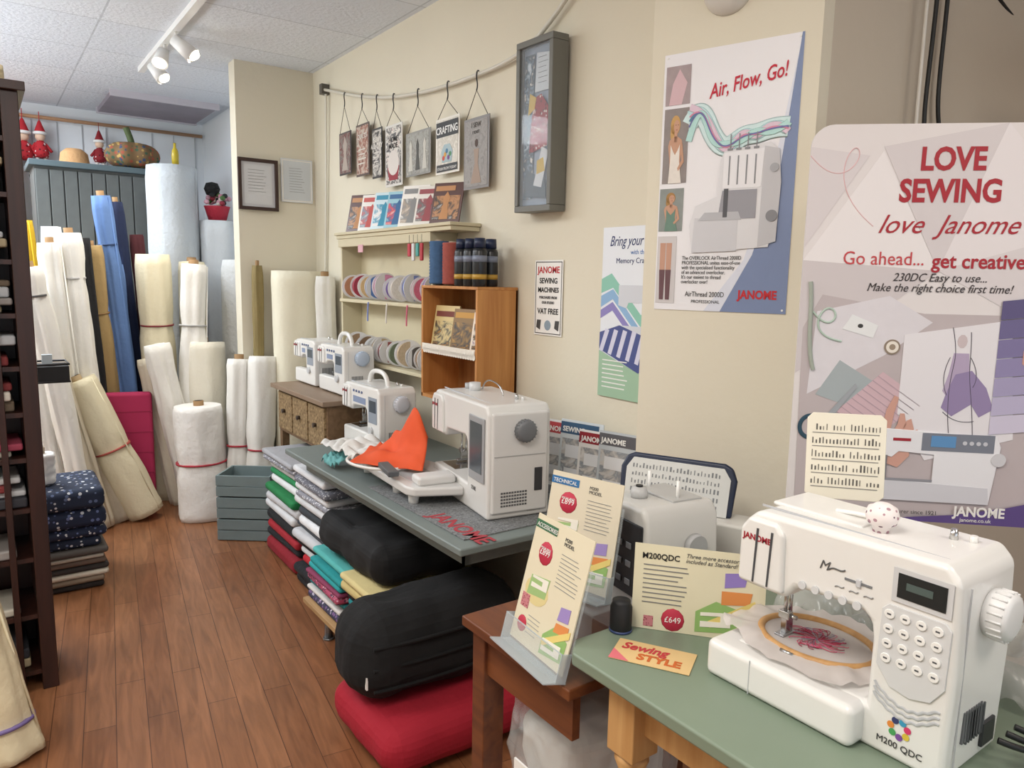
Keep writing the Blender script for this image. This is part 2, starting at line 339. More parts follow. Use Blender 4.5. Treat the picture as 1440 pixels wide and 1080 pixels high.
rect("glass",e,.022,.024,w-.022,h-.024,mat('#dfe8f0',.05,alpha=.12),z=.066)

e=frame_empty("paper_notice",(1.826,2.385,1.285),(0,-1,0),(0,0,1)); w,h=.175,.295
box("sheet",e,(0,0,0),(w,h,.0015),PAPER); 
for s,y,c,z in(("JANOME",.245,RED,.036),("SEWING",.205,BLACK,.03),("MACHINES",.17,BLACK,.027),("PURCHASED FROM",.145,mat('#555555'),.013),("OUR STUDIO",.125,mat('#555555'),.013),("VAT FREE",.085,BLACK,.031)):
    text("lettering",e,s,w/2,y,z,c,z=.0025,align='CENTER',bold=.0006)
for a in((.006,.006,w-.006,.009),(.006,h-.009,w-.006,h-.006),(.006,.006,.009,h-.006),(w-.009,.006,w-.006,h-.006)): rect("border",e,*a,BLACK,z=.0022)
for x in(.03,.145): poly("corner_print",e,[(x-.015,.03),(x+.01,.02),(x+.015,.06),(x-.01,.06)],mat('#4a4a4a'),z=.0024)
cyl("machine_print",e,(w/2,.04,.0015),(w/2,.04,.0025),.02,.02,mat('#8fa0ae'))

e=frame_empty("memory_craft_poster",(1.826,1.99,1.09),(0,-1,0),(0,0,1)); w,h=.33,.60
e.name="embroidery_machine_poster"
box("sheet",e,(0,0,0),(w,h,.0015),mat('#e9edf4',.45))
text("lettering",e,"Bring your id",.035,.535,.05,mat('#27346b'),z=.002,shear=.35,w=.75); text("lettering",e,"with the",.14,.505,.022,mat('#3a72b8'),z=.002); text("lettering",e,"Memory Craft",.07,.475,.026,mat('#27346b'),z=.002)
poly("swoosh",e,[(0,.42),(.05,.44),(.2,.30),(.33,.38),(.33,.34),(.2,.26),(.06,.39),(0,.37)],mat('#8fc9b6',.5),z=.0022)
poly("swoosh_blue",e,[(0,.36),(.06,.385),(.2,.25),(.33,.33),(.33,.30),(.2,.22),(.06,.35),(0,.32)],mat('#8fb6dc',.5),z=.0023)
poly("swoosh_purple",e,[(0,.31),(.06,.34),(.2,.21),(.33,.29),(.33,.26),(.2,.18),(.06,.31),(0,.28)],mat('#8f86c4',.5),z=.0024)
prism("machine_print",e,[(.09,.22),(.3,.22),(.3,.40),(.09,.40),(.09,.33),(.13,.32),(.14,.34),(.22,.34),(.22,.26),(.09,.26)],'z',.001,.003,mat('#d5d8e0',.4)); rect("machine_screen",e,.24,.3,.29,.36,mat('#6a7a9a'),z=.0036)
poly("fabric_print",e,[(0,.17),(.20,.10),(.33,.16),(.33,.2),(.1,.26),(0,.23)],mat('#4a5590',.5),z=.0034)
for i in range(6): poly("fabric_stripe",e,[(i*.045,.165-i*.008),(.018+i*.045,.16-i*.008),(.05+i*.045,.24),(.03+i*.045,.245)],mat('#d8d8ec'),z=.0038)
poly("green_base",e,[(0,0),(.33,0),(.33,.14),(.2,.10),(0,.165)],mat('#a3c4a8',.5),z=.004)
rline(e,.02,.13,.16,7,.016,WHITE,z=.0045,h=.004)

# ------------------------------------------------------------------ angled pier poster
pr=Vector((.12,-.38,0)).normalized(); pn=pr.cross(Vector((0,0,1)))
o=Vector((1.706,1.615,1.42))+pn*.005
e=frame_empty("overlocker_poster",o,pr,(0,0,1)); w,h=.40,.745
box("sheet",e,(0,0,0),(w,h,.0015),mat('#efeef2',.4))
poly("blue_wedge",e,[(.175*w/.4+.03,0),(w,0),(w,h),(w*.985,h),(w*.90,h*.55),(w*.74,h*.22)],mat('#7b8bb0',.45),z=.0022)
poly("pale_wedge",e,[(.16,0),(.21,0),(w*.74,h*.22),(w*.90,h*.55),(w*.97,h*.93),(w*.84,h*.5),(w*.68,h*.2)],mat('#dde1ee',.45),z=.0024)
def el(n,p,cx,cy,a,b,c,z): poly(n,p,[(cx+a*math.cos(t*.449),cy+b*math.sin(t*.449)) for t in range(14)],mat(c,.6),z=z)
def person_print(e,x0,y0,x1,y1,bg,hair,top,skin='#c79a80'):
    rect("photo",e,x0,y0,x1,y1,mat(bg,.5,var=.2,scale=30),z=.003); W_=x1-x0;H_=y1-y0;cx=(x0+x1)/2
    el("hair",e,cx-W_*.03,y0+H_*.78,W_*.2,H_*.13,hair,.0034); el("hair_fall",e,cx-W_*.14,y0+H_*.68,W_*.09,H_*.12,hair,.0034)
    poly("neck",e,[(cx-W_*.06,y0+H_*.55),(cx+W_*.06,y0+H_*.55),(cx+W_*.06,y0+H_*.7),(cx-W_*.06,y0+H_*.7)],mat(skin,.6),z=.0036)
    el("face",e,cx+W_*.02,y0+H_*.76,W_*.12,H_*.09,skin,.0038)
    poly("torso",e,[(cx-W_*.2,y0),(cx-W_*.22,y0+H_*.3),(cx-W_*.3,y0+H_*.5),(cx-W_*.25,y0+H_*.58),(cx-W_*.06,y0+H_*.63),(cx+W_*.06,y0+H_*.63),(cx+W_*.25,y0+H_*.58),(cx+W_*.3,y0+H_*.5),(cx+W_*.22,y0+H_*.3),(cx+W_*.26,y0)],mat(skin,.6),z=.0036)
    poly("arm",e,[(cx+W_*.22,y0+H_*.56),(cx+W_*.3,y0+H_*.5),(cx+W_*.38,y0+H_*.28),(cx+W_*.16,y0+H_*.16),(cx+W_*.12,y0+H_*.2),(cx+W_*.28,y0+H_*.3)],mat(skin,.6),z=.0045)
    poly("dress",e,[(cx-W_*.24,y0),(cx-W_*.19,y0+H_*.3),(cx-W_*.19,y0+H_*.52),(cx-W_*.1,y0+H_*.44),(cx,y0+H_*.38),(cx+W_*.1,y0+H_*.44),(cx+W_*.19,y0+H_*.52),(cx+W_*.18,y0+H_*.3),(cx+W_*.3,y0)],mat(top,.6,var=.1,scale=60),z=.0042)
    rect("mouth",e,cx+W_*.0,y0+H_*.71,cx+W_*.06,y0+H_*.718,mat('#a04a48'),z=.0042)
    for dx in(-.02,.07): rect("eye",e,cx+W_*dx,y0+H_*.775,cx+W_*(dx+.025),y0+H_*.785,mat('#4a3228'),z=.0042)
rect("photo",e,.008,.60,.085,.71,mat('#a8989a',.5,var=.2,scale=30),z=.003); poly("pinned_cloth",e,[(.02,.6),(.06,.6),(.075,.66),(.05,.70),(.03,.66)],mat('#d6b6bc'),z=.0035)
person_print(e,.008,.375,.085,.59,'#8f8684','#c99f62','#e9e2da')
person_print(e,.004,.235,.08,.36,'#8d9390','#a87f48','#6c8a7c')
rect("photo",e,.004,.02,.065,.22,mat('#d0cccd',.5),z=.003)
for x in(.022,.042): 
    poly("leg",e,[(x-.008,.09),(x+.008,.09),(x+.009,.2),(x-.009,.2)],mat('#c79a84'),z=.0036); poly("stocking",e,[(x-.006,.03),(x+.007,.03),(x+.009,.12),(x-.009,.12)],mat('#6a4a50'),z=.004)
text("lettering",e,"Air, Flow, Go!",.145,.605,.056,mat('#c6223c'),z=.003,shear=.35,rot=R(9),w=.68,bold=.0006)
for k,(c,dy,r_) in enumerate((('#d3ebec',0,.028),('#bfe0e4',.012,.016),('#9a9ec8',-.012,.005),('#e0c8d8',.024,.010),('#b8e0dc',-.024,.010),('#5a86a4',.004,.003),('#d889a8',.010,.0022),('#6f74ac',-.004,.002))):
    flat_tube("smoke_ribbon",e,[(.088,.54+dy*2),(.12,.60-dy),(.15,.51+dy*1.5),(.20,.45-dy),(.25,.50+dy),(.29,.49-dy),(.33,.51+dy),(.375,.505-dy*.5)],r_,mat(c,.5),.0028+.0004*k,.02)
MG=mat('#c3c3c8',.4); MG2=mat('#dfdfe3',.4); MG3=mat('#85868c',.4)
poly("overlocker_body",e,[(.115,.17),(.34,.185),(.36,.33),(.35,.45),(.33,.47),(.2,.455),(.19,.43),(.185,.33),(.12,.305),(.105,.25)],MG2,z=.006)
poly("overlocker_side",e,[(.31,.185),(.36,.2),(.365,.36),(.355,.45),(.315,.46)],MG,z=.0066)
poly("overlocker_front",e,[(.115,.17),(.25,.175),(.25,.265),(.12,.27)],mat('#d0d0d5'),z=.0066); poly("overlocker_arm",e,[(.2,.35),(.31,.35),(.315,.455),(.2,.45)],mat('#ececf0'),z=.007)
poly("overlocker_recess",e,[(.19,.265),(.30,.265),(.30,.345),(.20,.345)],mat('#9a9aa2'),z=.0072); poly("overlocker_plate",e,[(.13,.262),(.26,.262),(.25,.285),(.15,.285)],mat('#b9bac0',.3),z=.0074)
for i in range(4):
    x=.215+i*.025; rect("slot",e,x,.36,x+.004,.44,MG3,z=.0076); rect("spool_rod",e,x,.455,x+.003,.50,MG3,z=.0062); rect("spool_base",e,x-.006,.455,x+.009,.461,MG3,z=.0078)
cyl("dial",e,(.345,.27,.006),(.345,.27,.009),.016,.016,MG3); cyl("dial",e,(.345,.40,.006),(.345,.40,.009),.012,.012,mat('#a9aab0')); poly("foot_print",e,[(.205,.27),(.218,.27),(.218,.35),(.205,.35)],mat('#55565c'),z=.0078)
text("lettering",e,"The OVERLOCK AirThread 2000D\nPROFESSIONAL unites ease-of-use\nwith the specialised functionality\nof an advanced overlocker.\nIt's our easiest to thread\noverlocker ever!",.085,.15,.0155,mat('#333333'),z=.003,w=.8)
text("lettering",e,"AirThread 2000D",.10,.042,.021,mat('#333333'),z=.003,w=.8); text("lettering",e,"PROFESSIONAL",.12,.023,.013,mat('#333333'),z=.003)
text("lettering",e,"JANOME",.262,.04,.033,RED,z=.003,bold=.0012,w=.88)
for x,y in((.01,h-.01),(w-.01,h-.01),(w-.01,.01)): cyl("tack",e,(x,y,0),(x,y,.004),.003,.003,WHITE,10)
e=frame_empty("wall_alarm_dome",Vector((1.76,1.44,2.315))+pn*.0,pr,(0,0,1))
lathe("dome",e,[(.0,.05),(.03,.047),(.055,.035),(.07,.015),(.072,0),(0,0)],(0,0,0),mat('#d8d4cc',.4))

# ------------------------------------------------------------------ large standee poster
sr=Vector((.35,-.34,0)).normalized()
e=frame_empty("sewing_standee_poster",(1.60,1.045,.94),sr,(0,0,1)); w,h=.66,.93
def rr(w,h,r,n=6):
    P=[]
    for cx,cy,a in((w-r,h-r,0),(r,h-r,90)): P+=[(cx+r*math.cos(R(a+90*i/n)),cy+r*math.sin(R(a+90*i/n))) for i in range(n+1)]
    return P+[(0,0),(w,0)]
prism("board",e,rr(w,h,.05),'z',-.006,0,mat('#e2dcdc',.35))
for P,c in(([(0,.62),(.16,.93-.06),(.30,.60)],'#eae5e6'),([(.30,.60),(.16,.88),(.42,.93)],'#d6cfd1'),([(.30,.60),(.42,.93),(.62,.70)],'#e6e0e2'),([(0,.35),(0,.62),(.30,.60)],'#cfc7c9'),([(.3,.6),(.62,.7),(.66,.4)],'#dad3d5'),([(.0,.65),(.0,.88),(.13,.86)],'#d9d2d4')): poly("facet",e,P,mat(c,.4),z=.001)
DR=mat('#a81e2c',.5)
text("lettering",e,"LOVE",.31,.828,.071,DR,z=.002,align='CENTER',bold=.0022,w=.82); text("lettering",e,"SEWING",.31,.757,.071,DR,z=.002,align='CENTER',bold=.0022,w=.82)
text("lettering",e,"love  Janome",.31,.685,.061,DR,z=.002,align='CENTER',shear=.45,w=.95)
tube("thread_print",e,[(.0,.86,.001),(.05,.80,.001),(.12,.84,.001),(.10,.90,.001),(.06,.82,.001),(.10,.74,.001),(.15,.70,.001)],.0009,mat('#e0b4b8')); tube("thread_print",e,[(.48,.76,.001),(.52,.82,.001),(.55,.76,.001),(.50,.74,.001),(.45,.86,.001),(.66,.80,.001)],.0009,mat('#e0b4b8'))
text("lettering",e,"Go ahead...",.088,.612,.044,mat('#c4464c'),z=.002,w=.90); text("lettering",e,"get creative",.285,.607,.047,DR,z=.002,bold=.0008,w=.90)
text("lettering",e,"230DC Easy to use...\nMake the right choice first time!",.305,.575,.027,mat('#3a3436'),z=.002,align='CENTER',shear=.3,w=.9)
poly("desk_photo",e,[(.02,0),(w,0),(w,.50),(.28,.50),(.05,.54),(.01,.46)],mat('#beb3b5',.45,var=.06,scale=10),z=.0015)
poly("white_cloth",e,[(.03,.30),(.20,.40),(.30,.48),(.20,.54),(.04,.50)],mat('#dcd8de',.5,var=.05,scale=30),z=.002)
tube("ribbon_print",e,[(.03,.50,.003),(.06,.46,.003),(.10,.49,.003),(.05,.53,.003),(.03,.44,.003),(.10,.43,.003)],.0025,mat('#b4c8bc')); tube("lace_print",e,[(.02,.57,.003),(.03,.50,.003),(.02,.42,.003),(.04,.36,.003)],.005,mat('#a2aaa0'))
poly("fabric_teal",e,[(.05,.30),(.14,.27),(.19,.33),(.10,.385)],mat('#a7b0b4',.5),z=.0022)
poly("sketch_pad",e,[(.10,.26),(.19,.20),(.30,.29),(.20,.36)],mat('#cfb2ba',.5),z=.0026)
for i in range(9): 
    t=i/9; poly("pad_line",e,[(.10+.1*t,.26+.1*t),(.19+.11*t,.20+.09*t),(.191+.11*t,.202+.09*t),(.101+.1*t,.262+.1*t)],mat('#b8a0aa'),z=.003)
poly("sketch_paper",e,[(.24,.26),(.31,.15),(.50,.21),(.47,.49),(.24,.45)],mat('#e6e3e8',.5),z=.003)
poly("sketch_dress",e,[(.352,.41),(.385,.41),(.392,.35),(.405,.31),(.385,.29),(.35,.30),(.335,.32),(.345,.36)],mat('#b4a4c0',.5),z=.0036)
poly("sketch_skirt",e,[(.36,.36),(.395,.37),(.43,.33),(.45,.28),(.42,.26),(.40,.29),(.36,.26),(.335,.28),(.345,.32)],mat('#9484ac',.5),z=.0038)
poly("sketch_head",e,[(.368+.011*math.cos(t*.63),.438+.016*math.sin(t*.63)) for t in range(10)],mat('#cdbfc2'),z=.0036)
for P in ([(.345,.47),(.352,.44),(.36,.40),(.345,.34),(.352,.24),(.365,.18)],[(.385,.46),(.39,.42),(.385,.36),(.405,.28),(.412,.20)],[(.345,.40),(.325,.35),(.345,.31)],[(.39,.40),(.415,.36),(.40,.33)],[(.34,.27),(.37,.24),(.41,.25)]): tube("sketch_line",e,[(a,b,.0036) for a,b in P],.0007,mat('#4b4554'))
SK=mat('#cf9f90',.6)
poly("printed_hand",e,[(.19,.15),(.25,.13),(.275,.16),(.272,.20),(.225,.21),(.20,.19)],SK,z=.0042)
for P in([(.20,.18),(.225,.20),(.232,.26),(.240,.30),(.230,.305),(.215,.27)],[(.228,.205),(.246,.205),(.262,.235),(.256,.262),(.246,.262),(.242,.235)],[(.246,.20),(.262,.198),(.28,.225),(.272,.25),(.262,.245)],[(.262,.19),(.275,.182),(.292,.205),(.288,.225),(.278,.22)],[(.19,.15),(.2,.19),(.195,.225),(.185,.225),(.18,.19)]): poly("printed_finger",e,P,SK,z=.0046)
for i,c in enumerate(('#5c5480','#6c6490','#7d74a0','#9087b0','#a59dc0','#bab3d0','#cfc9de')):
    y=.49-i*.045; poly("swatch",e,[(.445,y),(.60,y+.02),(.60,y+.063),(.445,y+.043)],mat(c,.5),z=.0044+i*.0001)
poly("printed_hand_edge",e,[(.50,.42),(.56,.44),(.60,.38),(.60,.30),(.55,.31),(.52,.37),(.50,.39)],SK,z=.0056)
flat_tube("scissor_handle",e,[(.045+.028*math.cos(t*.7),.22+.03*math.sin(t*.7)) for t in range(9)],.005,mat('#2c4a5c',.4),.003,.1); poly("scissor_blade",e,[(.07,.24),(.14,.33),(.145,.322),(.08,.228)],mat('#a0a4aa',.3),z=.004)
cyl("thread_reel_print",e,(.215,.42,.001),(.215,.42,.004),.018,.018,mat('#8f8070')); cyl("reel_rim",e,(.215,.42,.004),(.215,.42,.0043),.014,.014,mat('#e9e2d8')); cyl("reel_hole",e,(.215,.42,.0043),(.215,.42,.0047),.007,.007,mat('#9a8a78')); poly("reel_label",e,[(.10,.46),(.17,.44),(.18,.47),(.12,.495)],mat('#e6e8ea'),z=.003); el("pin",e,.14,.468,.006,.005,'#3a3a3a',.0036)
tube("pencil_print",e,[(.17,.17,.003),(.19,.23,.003)],.003,mat('#4b57a0'))
prism("machine_print",e,[(.19,.05),(.46,.05),(.475,.19),(.465,.215),(.22,.225),(.205,.215),(.20,.165),(.235,.155),(.25,.17),(.33,.165),(.33,.10),(.19,.095)],'z',.004,.0062,mat('#e9e9ee',.4),.001)
poly("machine_bed_print",e,[(.175,.05),(.46,.05),(.455,.09),(.19,.10)],mat('#d2d2d9',.4),z=.0068); poly("machine_foot_print",e,[(.20,.098),(.33,.098),(.33,.104),(.20,.104)],mat('#8f9098'),z=.0072)
rect("panel_print",e,.30,.175,.46,.218,mat('#7a7f8c',.4),z=.0068); rect("lcd_print",e,.32,.185,.375,.212,mat('#5f92c4',.3),z=.0075); rect("brand_print",e,.235,.196,.275,.203,mat('#a02030'),z=.0072)
for i in range(4): cyl("key_print",e,(.395+.015*i,.197,.006),(.395+.015*i,.197,.0074),.005,.005,mat('#c8cad2'),10)
cyl("wheel_print",e,(.472,.16,.004),(.472,.16,.008),.016,.016,mat('#cfcfd4')); rect("needle_print",e,.220,.10,.225,.16,mat('#77777c'),z=.0075)
poly("purple_band",e,[(.20,0),(w,0),(w,.09),(.50,.045),(.38,.02)],mat('#5d4a86',.4),z=.0078)
text("lettering",e,"JANOME",.385,.02,.033,WHITE,z=.0085,bold=.001,w=.9); text("lettering",e,"janome.co.uk",.40,.006,.013,WHITE,z=.0085); text("lettering",e,"The sewing machine manufacturer since 1921",.09,.018,.014,mat('#444444'),z=.0085)
box("easel_strut",e,(.28,0,-.05),(.34,.6,-.04),mat('#b79a74',.8),rot=(R(-6),0,0))

e=E("wall_socket_cables",(2.22,1.10,0))
for k,(dx,dz) in enumerate(((0,1.75),(.06,1.85))):
    tube("cable",e,[(dx,0,2.55),(dx+.02,.0,2.3),(dx-.01,-.0,2.1),(dx+.03*k,-.0,dz),(dx+.3,-.04,dz-.05)],.006,BLACK)
tube("cable",e,[(.1,0,2.6),(.2,0,2.45),(.32,-.02,2.35),(.5,-.03,2.32)],.006,BLACK); tube("cable",e,[(.12,0,2.6),(.26,0,2.50),(.40,-.02,2.30),(.6,-.03,2.22)],.006,BLACK); tube("white_cable",e,[(-.04,0,2.62),(-.045,0,2.2),(-.04,0,1.7)],.005,mat('#d8d4cc'))
box("socket",e,(-.03,-.02,2.5),(.1,.02,2.62),WHITE,.004)
e=E("wall_monitor",(2.36,.62,2.08),R(-60)); box("screen",e,(-.02,-.02,-.12),(.45,.02,.14),BLACK,.006); box("arm",e,(.15,.02,-.02),(.2,.35,.02),DK)

# ------------------------------------------------------------------ ribbon shelf
SC=mat('#cec4a6',.6,var=.05,scale=8)
e=E("ribbon_shelf_unit",(1.828,0,0))
box("back_panel",e,(-.012,3.0,1.0),(0,4.04,1.71),SC)
box("shelf_board",e,(-.15,2.80,1.71),(0,4.06,1.73),SC,.003); box("cornice",e,(-.16,2.79,1.73),(0,4.07,1.745),SC,.003)
for z in(1.36,1.03): box("shelf_board",e,(-.14,2.99,z),(0,4.05,z+.018),SC,.003)
for y in(2.99,4.03): box("side_panel",e,(-.13,y,1.0),(0,y+.018,1.71),SC,.003)
box("top_rail",e,(-.145,2.99,1.665),(-.125,4.05,1.71),SC,.003)
RC=['#a884c0','#d8708c','#7f90cc','#e4e0da','#7d64b0','#d890b8','#5a80c0','#e0c090','#a83a4c','#c08868','#dcdcdc']
def spools(z,y0,y1,cs,r=.072):
    cyl("dowel",e,(-.09,y0,z),(-.09,y1+.02,z),.006,.006,mat('#a8835a',.5),10)
    y=y0;i=0
    while y<y1:
        c=cs[i%len(cs)]; x=-.09+random.uniform(-.012,.008); rr_=r*random.uniform(.82,1.03); zz=z-(r-rr_)*.8; tl=random.uniform(-.012,.012); wd_=.022
        cyl("ribbon_reel_flange",e,(x,y,zz),(x+tl*.1,y+.003,zz),rr_,rr_,mat('#e4e4e6',.4),30)
        cyl("ribbon_ring",e,(x,y-.0015,zz),(x,y,zz),rr_*.88,rr_*.88,mat(c,.5,var=.25,scale=90),30)
        cyl("reel_hub",e,(x,y-.003,zz),(x,y-.0015,zz),rr_*.32,rr_*.32,mat('#ececee',.4),20)
        cyl("ribbon_wound",e,(x,y+.003,zz),(x,y+wd_,zz),rr_*.86,rr_*.86,mat(c,.5),30)
        cyl("ribbon_reel_flange",e,(x,y+wd_,zz),(x,y+wd_+.003,zz),rr_,rr_,mat('#e4e4e6',.4),30)
        y+=random.uniform(.075,.115);i+=1
spools(1.452,3.04,3.98,RC); spools(1.122,3.04,3.98,['#8a7058','#a08468','#5f5a58','#c8b498','#6f7a60','#904c48','#b9a482','#dcdcdc'])
for k in range(3): tube("hanging_ribbon",e,[(-.15,3.2+.22*k,1.37),(-.155,3.2+.22*k,1.33),(-.15,3.21+.22*k,1.27)],.004,mat(['#d8708c','#e4e0da','#7f90cc'][k]))
BK=[('#5a3a34','#c08a5a','#2a2422'),('#e9e6e0','#c0504a','#7a8a9a'),('#cfe3ea','#2f8fb0','#e8e8e8'),('#9fcbd8','#35689a','#d84a50'),('#f2efe9','#8a8a8a','#b0a090'),('#e7e3dc','#9a4a50','#6a6a6a')]
y=3.98
for i in range(7):
    c=BK[i%len(BK)]; p=frame_empty("pattern_packet",(1.70,y,1.7475),(.40,-.92,0),(.24,.10,1)); hh=random.uniform(.19,.22)
    box("packet",p,(0,0,-.006),(.165,hh,0),mat(c[0],.3),.001); rect("artwork",p,.012,.02,.153,hh*.68,blotch([c[0],c[1],c[2],'#e8e0d8'],16,.35),z=.001); poly("figure_print",p,[(.05,.02),(.10,.02),(.09,.09),(.10,.12),(.08,.15),(.06,.12),(.065,.09)],mat(c[1]),z=.0016); rect("title",p,.012,hh*.8,.12,hh*.92,mat(c[1],.5),z=.001)
    y-=.158
e=E("hanging_haberdashery",(1.662,3.03,1.70))
for i in range(4):
    c=['#b02a38','#4aa09a','#d8d8d8','#c03a48'][i]; tube("cord",e,[(0,i*.04,0),(0,i*.04,-.04)],.001,DK); box("pouch",e,(-.005,i*.04-.012,-.12+.02*(i%2)),(.005,i*.04+.012,-.04),mat(c,.5),.004)
tag=E("price_tag",(1.662,3.70,1.65)); box("card",tag,(0,-.03,-.02),(.003,.03,.02),mat('#d9a8b0'))

# ------------------------------------------------------------------ pine crate
PINE=wood('#b0743c','#c98f52',.5,'Z',5)
e=E("pine_crate_shelf",(0,0,-.012)); x0,x1,y0,y1,z0,z1=1.625,1.825,2.50,2.965,.98,1.47
box("side_panel",e,(x0,y0,z0),(x1,y0+.015,z1),PINE,.002); box("side_panel",e,(x0,y1-.015,z0),(x1,y1,z1),PINE,.002)
box("top_board",e,(x0,y0,z1),(x1,y1,z1+.012),PINE,.002); box("bottom_board",e,(x0,y0,z0),(x1,y1,z0+.015),PINE); box("back",e,(x1-.01,y0,z0),(x1,y1,z1),wood('#8a5628','#a4703c',.6,'Z',5))
box("mid_shelf",e,(x0,y0+.015,1.19),(x1,y1-.015,1.205),PINE)
for k in range(22): 
    yy=y0+.02+k*.0195; cyl("lace_scallop",e,(x0-.004,yy,1.195),(x0-.002,yy,1.195),.012,.012,mat('#e6e0d4',.7),12)
box("lace_band",e,(x0-.004,y0+.015,1.195),(x0-.001,y1-.015,1.225),mat('#e6e0d4',.7,bump=.5,bscale=90))
for k,(c,d) in enumerate((('#d8c48a','#7a3a30'),('#8a6a3a','#c89848'),('#eadfd0','#6a4a7a'))):
    p=frame_empty("craft_book",(1.66+.015*k,2.94-k*.14,1.194),(.25,-1,0),(.2,0,1)); box("cover",p,(0,0,-.01),(.15,.19-.01*k,0),mat(c,.4)); rect("artwork",p,.01,.01,.14,.12,blotch([d,c,'#333333','#e0a030'],18,.4),z=.001); rect("title",p,.01,.14,.13,.165,mat(d),z=.001)
def twine(x,y,c,r=.045,h=.17):
    e=E("twine_spool",(x,y,1.4705)); cyl("core",e,(0,0,0),(0,0,h),r*.4,r*.4,mat('#aa9887',.8),16)
    prof=[(0,.003)];n=14
    for i in range(n):
        z=.006+i*(h-.012)/n; prof+=[(r*.93,z),(r,z+(h-.012)/n*.5)]
    prof+=[(r*.93,h-.006),(0,h-.004)]; lathe("cord_wound",e,prof,(0,0,0),mat(c,.8,var=.3,scale=60))
twine(1.69,2.915,'#3d5f86',.047,.20); twine(1.69,2.80,'#9a4a40',.047,.19)
for x,y in((1.665,2.69),(1.665,2.62),(1.665,2.55),(1.74,2.66),(1.74,2.58)):
    e=E("spray_adhesive_can",(x,y,1.4705)); lathe("can",e,[(0,0),(.028,0),(.030,.004),(.030,.14),(.026,.152),(.018,.156),(0,.156)],(0,0,0),mat('#1d2024',.3)); cyl("label",e,(0,0,.03),(0,0,.05),.0304,.0304,mat('#b8923a',.4)); cyl("label2",e,(0,0,.10),(0,0,.125),.0304,.0304,mat('#7a8294',.4)); cyl("cap",e,(0,0,.156),(0,0,.195),.024,.022,mat('#1b2744',.4))

# ------------------------------------------------------------------ sewing machines
def machine(name,loc,L=.40,D=.18,H=.30,body=PLW,wheel='#e6e6e6',logo="JANOME",rz=0,bedh=.08,tower=.13,table=0,handle=False,headw=.10,bev=.014,hz=.76):
    e=E(name,loc,R(-90)+rz)
    t=L-tower
    pts=[(0,0),(L,0),(L+.004,H*.5),(L,H*.93),(L-.02,H),(.03,H*.985),(.004,H-.03),(0,H*.62),(.012,H*.56),(headw,H*.56),(headw+.02,H*.64),(t-.02,H*.66),(t-.004,H*.62),(t,H*.55),(t,bedh),(0,bedh)]
    prism("body_casting",e,pts,'y',0,D,body,bev,seg=5)
    if table: box("extension_table",e,(-.03,-table,0),(t,D,bedh*.98),body,.01)
    prism("face_cover",e,[(.003,H*.58),(headw,H*.58),(headw-.004,H*.9),(headw-.02,H*.95),(.02,H*.95),(.003,H*.88)],'y',-.009,.03,body,.008)
    box("needle_plate",e,(.02,.03,bedh),(headw+.03,D-.04,bedh+.0015),CHROME)
    for k,x in enumerate((.035,.064)): prism("thread_slot",e,[(x,H*.6),(x+.003,H*.6),(x+.008,H*.9),(x+.004,H*.9)],'y',-.0105,-.0085,mat('#44464a',.5))
    cyl("needle_bar",e,(.05,D*.42,H*.58),(.05,D*.42,bedh+.035),.004,.003,CHROME,12); cyl("needle",e,(.05,D*.42,bedh+.035),(.05,D*.42,bedh+.006),.0012,.0008,CHROME,8)
    cyl("presser_bar",e,(.05,D*.5,H*.58),(.05,D*.5,bedh+.02),.004,.004,CHROME,12)
    box("presser_foot",e,(.04,D*.33,bedh+.006),(.06,D*.55,bedh+.013),mat('#b0b2b6',.25,.8),.002); box("foot_shank",e,(.044,D*.4,bedh+.012),(.056,D*.52,bedh+.045),CHROME,.002)
    box("needle_clamp",e,(.04,D*.38,bedh+.04),(.062,D*.46,bedh+.055),CHROME,.002); cyl("clamp_screw",e,(.062,D*.42,bedh+.048),(.074,D*.42,bedh+.048),.004,.004,CHROME,10)
    box("presser_lever",e,(.085,D*.8,H*.5),(.095,D*1.02,H*.55),body,.003)
    W_=mat(wheel,.35)
    zc=H*hz
    lathe("handwheel",e,[(0,.034),(.026,.034),(.034,.031),(.037,.026),(.038,.012),(.036,0),(0,0)],(L+.002,D*.55,zc),W_,rot=(0,R(90),0))
    for i in range(20): cyl("wheel_grip",e,(L+.01,D*.55+.0375*math.cos(i*.314),zc+.0375*math.sin(i*.314)),(L+.03,D*.55+.0375*math.cos(i*.314),zc+.0375*math.sin(i*.314)),.0018,.0018,W_,6)
    for i in range(8): box("vent_slot",e,(L+.001,D*.25+i*.008,.05),(L+.0045,D*.25+i*.008+.004,.10),mat('#6a6c70',.5))
    box("power_socket",e,(L,D*.62,.02),(L+.006,D*.85,.06),DK,.002)
    box("lid_seam",e,(.02,D*.16,H*.988),(L-.03,D*.168,H*.9995),mat('#b9bbbf',.5)); box("end_seam",e,(L+.002,D*.14,.02),(L+.0045,D*.146,H*.9),mat('#b9bbbf',.5))
    cyl("bobbin_winder",e,(t+.05,D*.7,H-.004),(t+.05,D*.7,H+.016),.007,.005,CHROME,14); cyl("bobbin_stop",e,(t+.075,D*.75,H-.004),(t+.075,D*.75,H+.01),.006,.006,body,12)
    if handle:
        tube("carry_handle",e,[(L*.25,D*.5,H-.008),(L*.27,D*.5,H+.05),(L*.5,D*.5,H+.065),(L*.73,D*.5,H+.05),(L*.75,D*.5,H-.008)],.011,body)
    f=bpy.data.objects.new("front_trim",None); add(f,e); f.matrix_local=Matrix(((1,0,0,0),(0,0,-1,0),(0,1,0,0),(0,0,0,1)))
    text("logo",f,logo,.012,H*.83,.015,mat('#a02030'),z=.0098,bold=.0004)
    return e,f,t
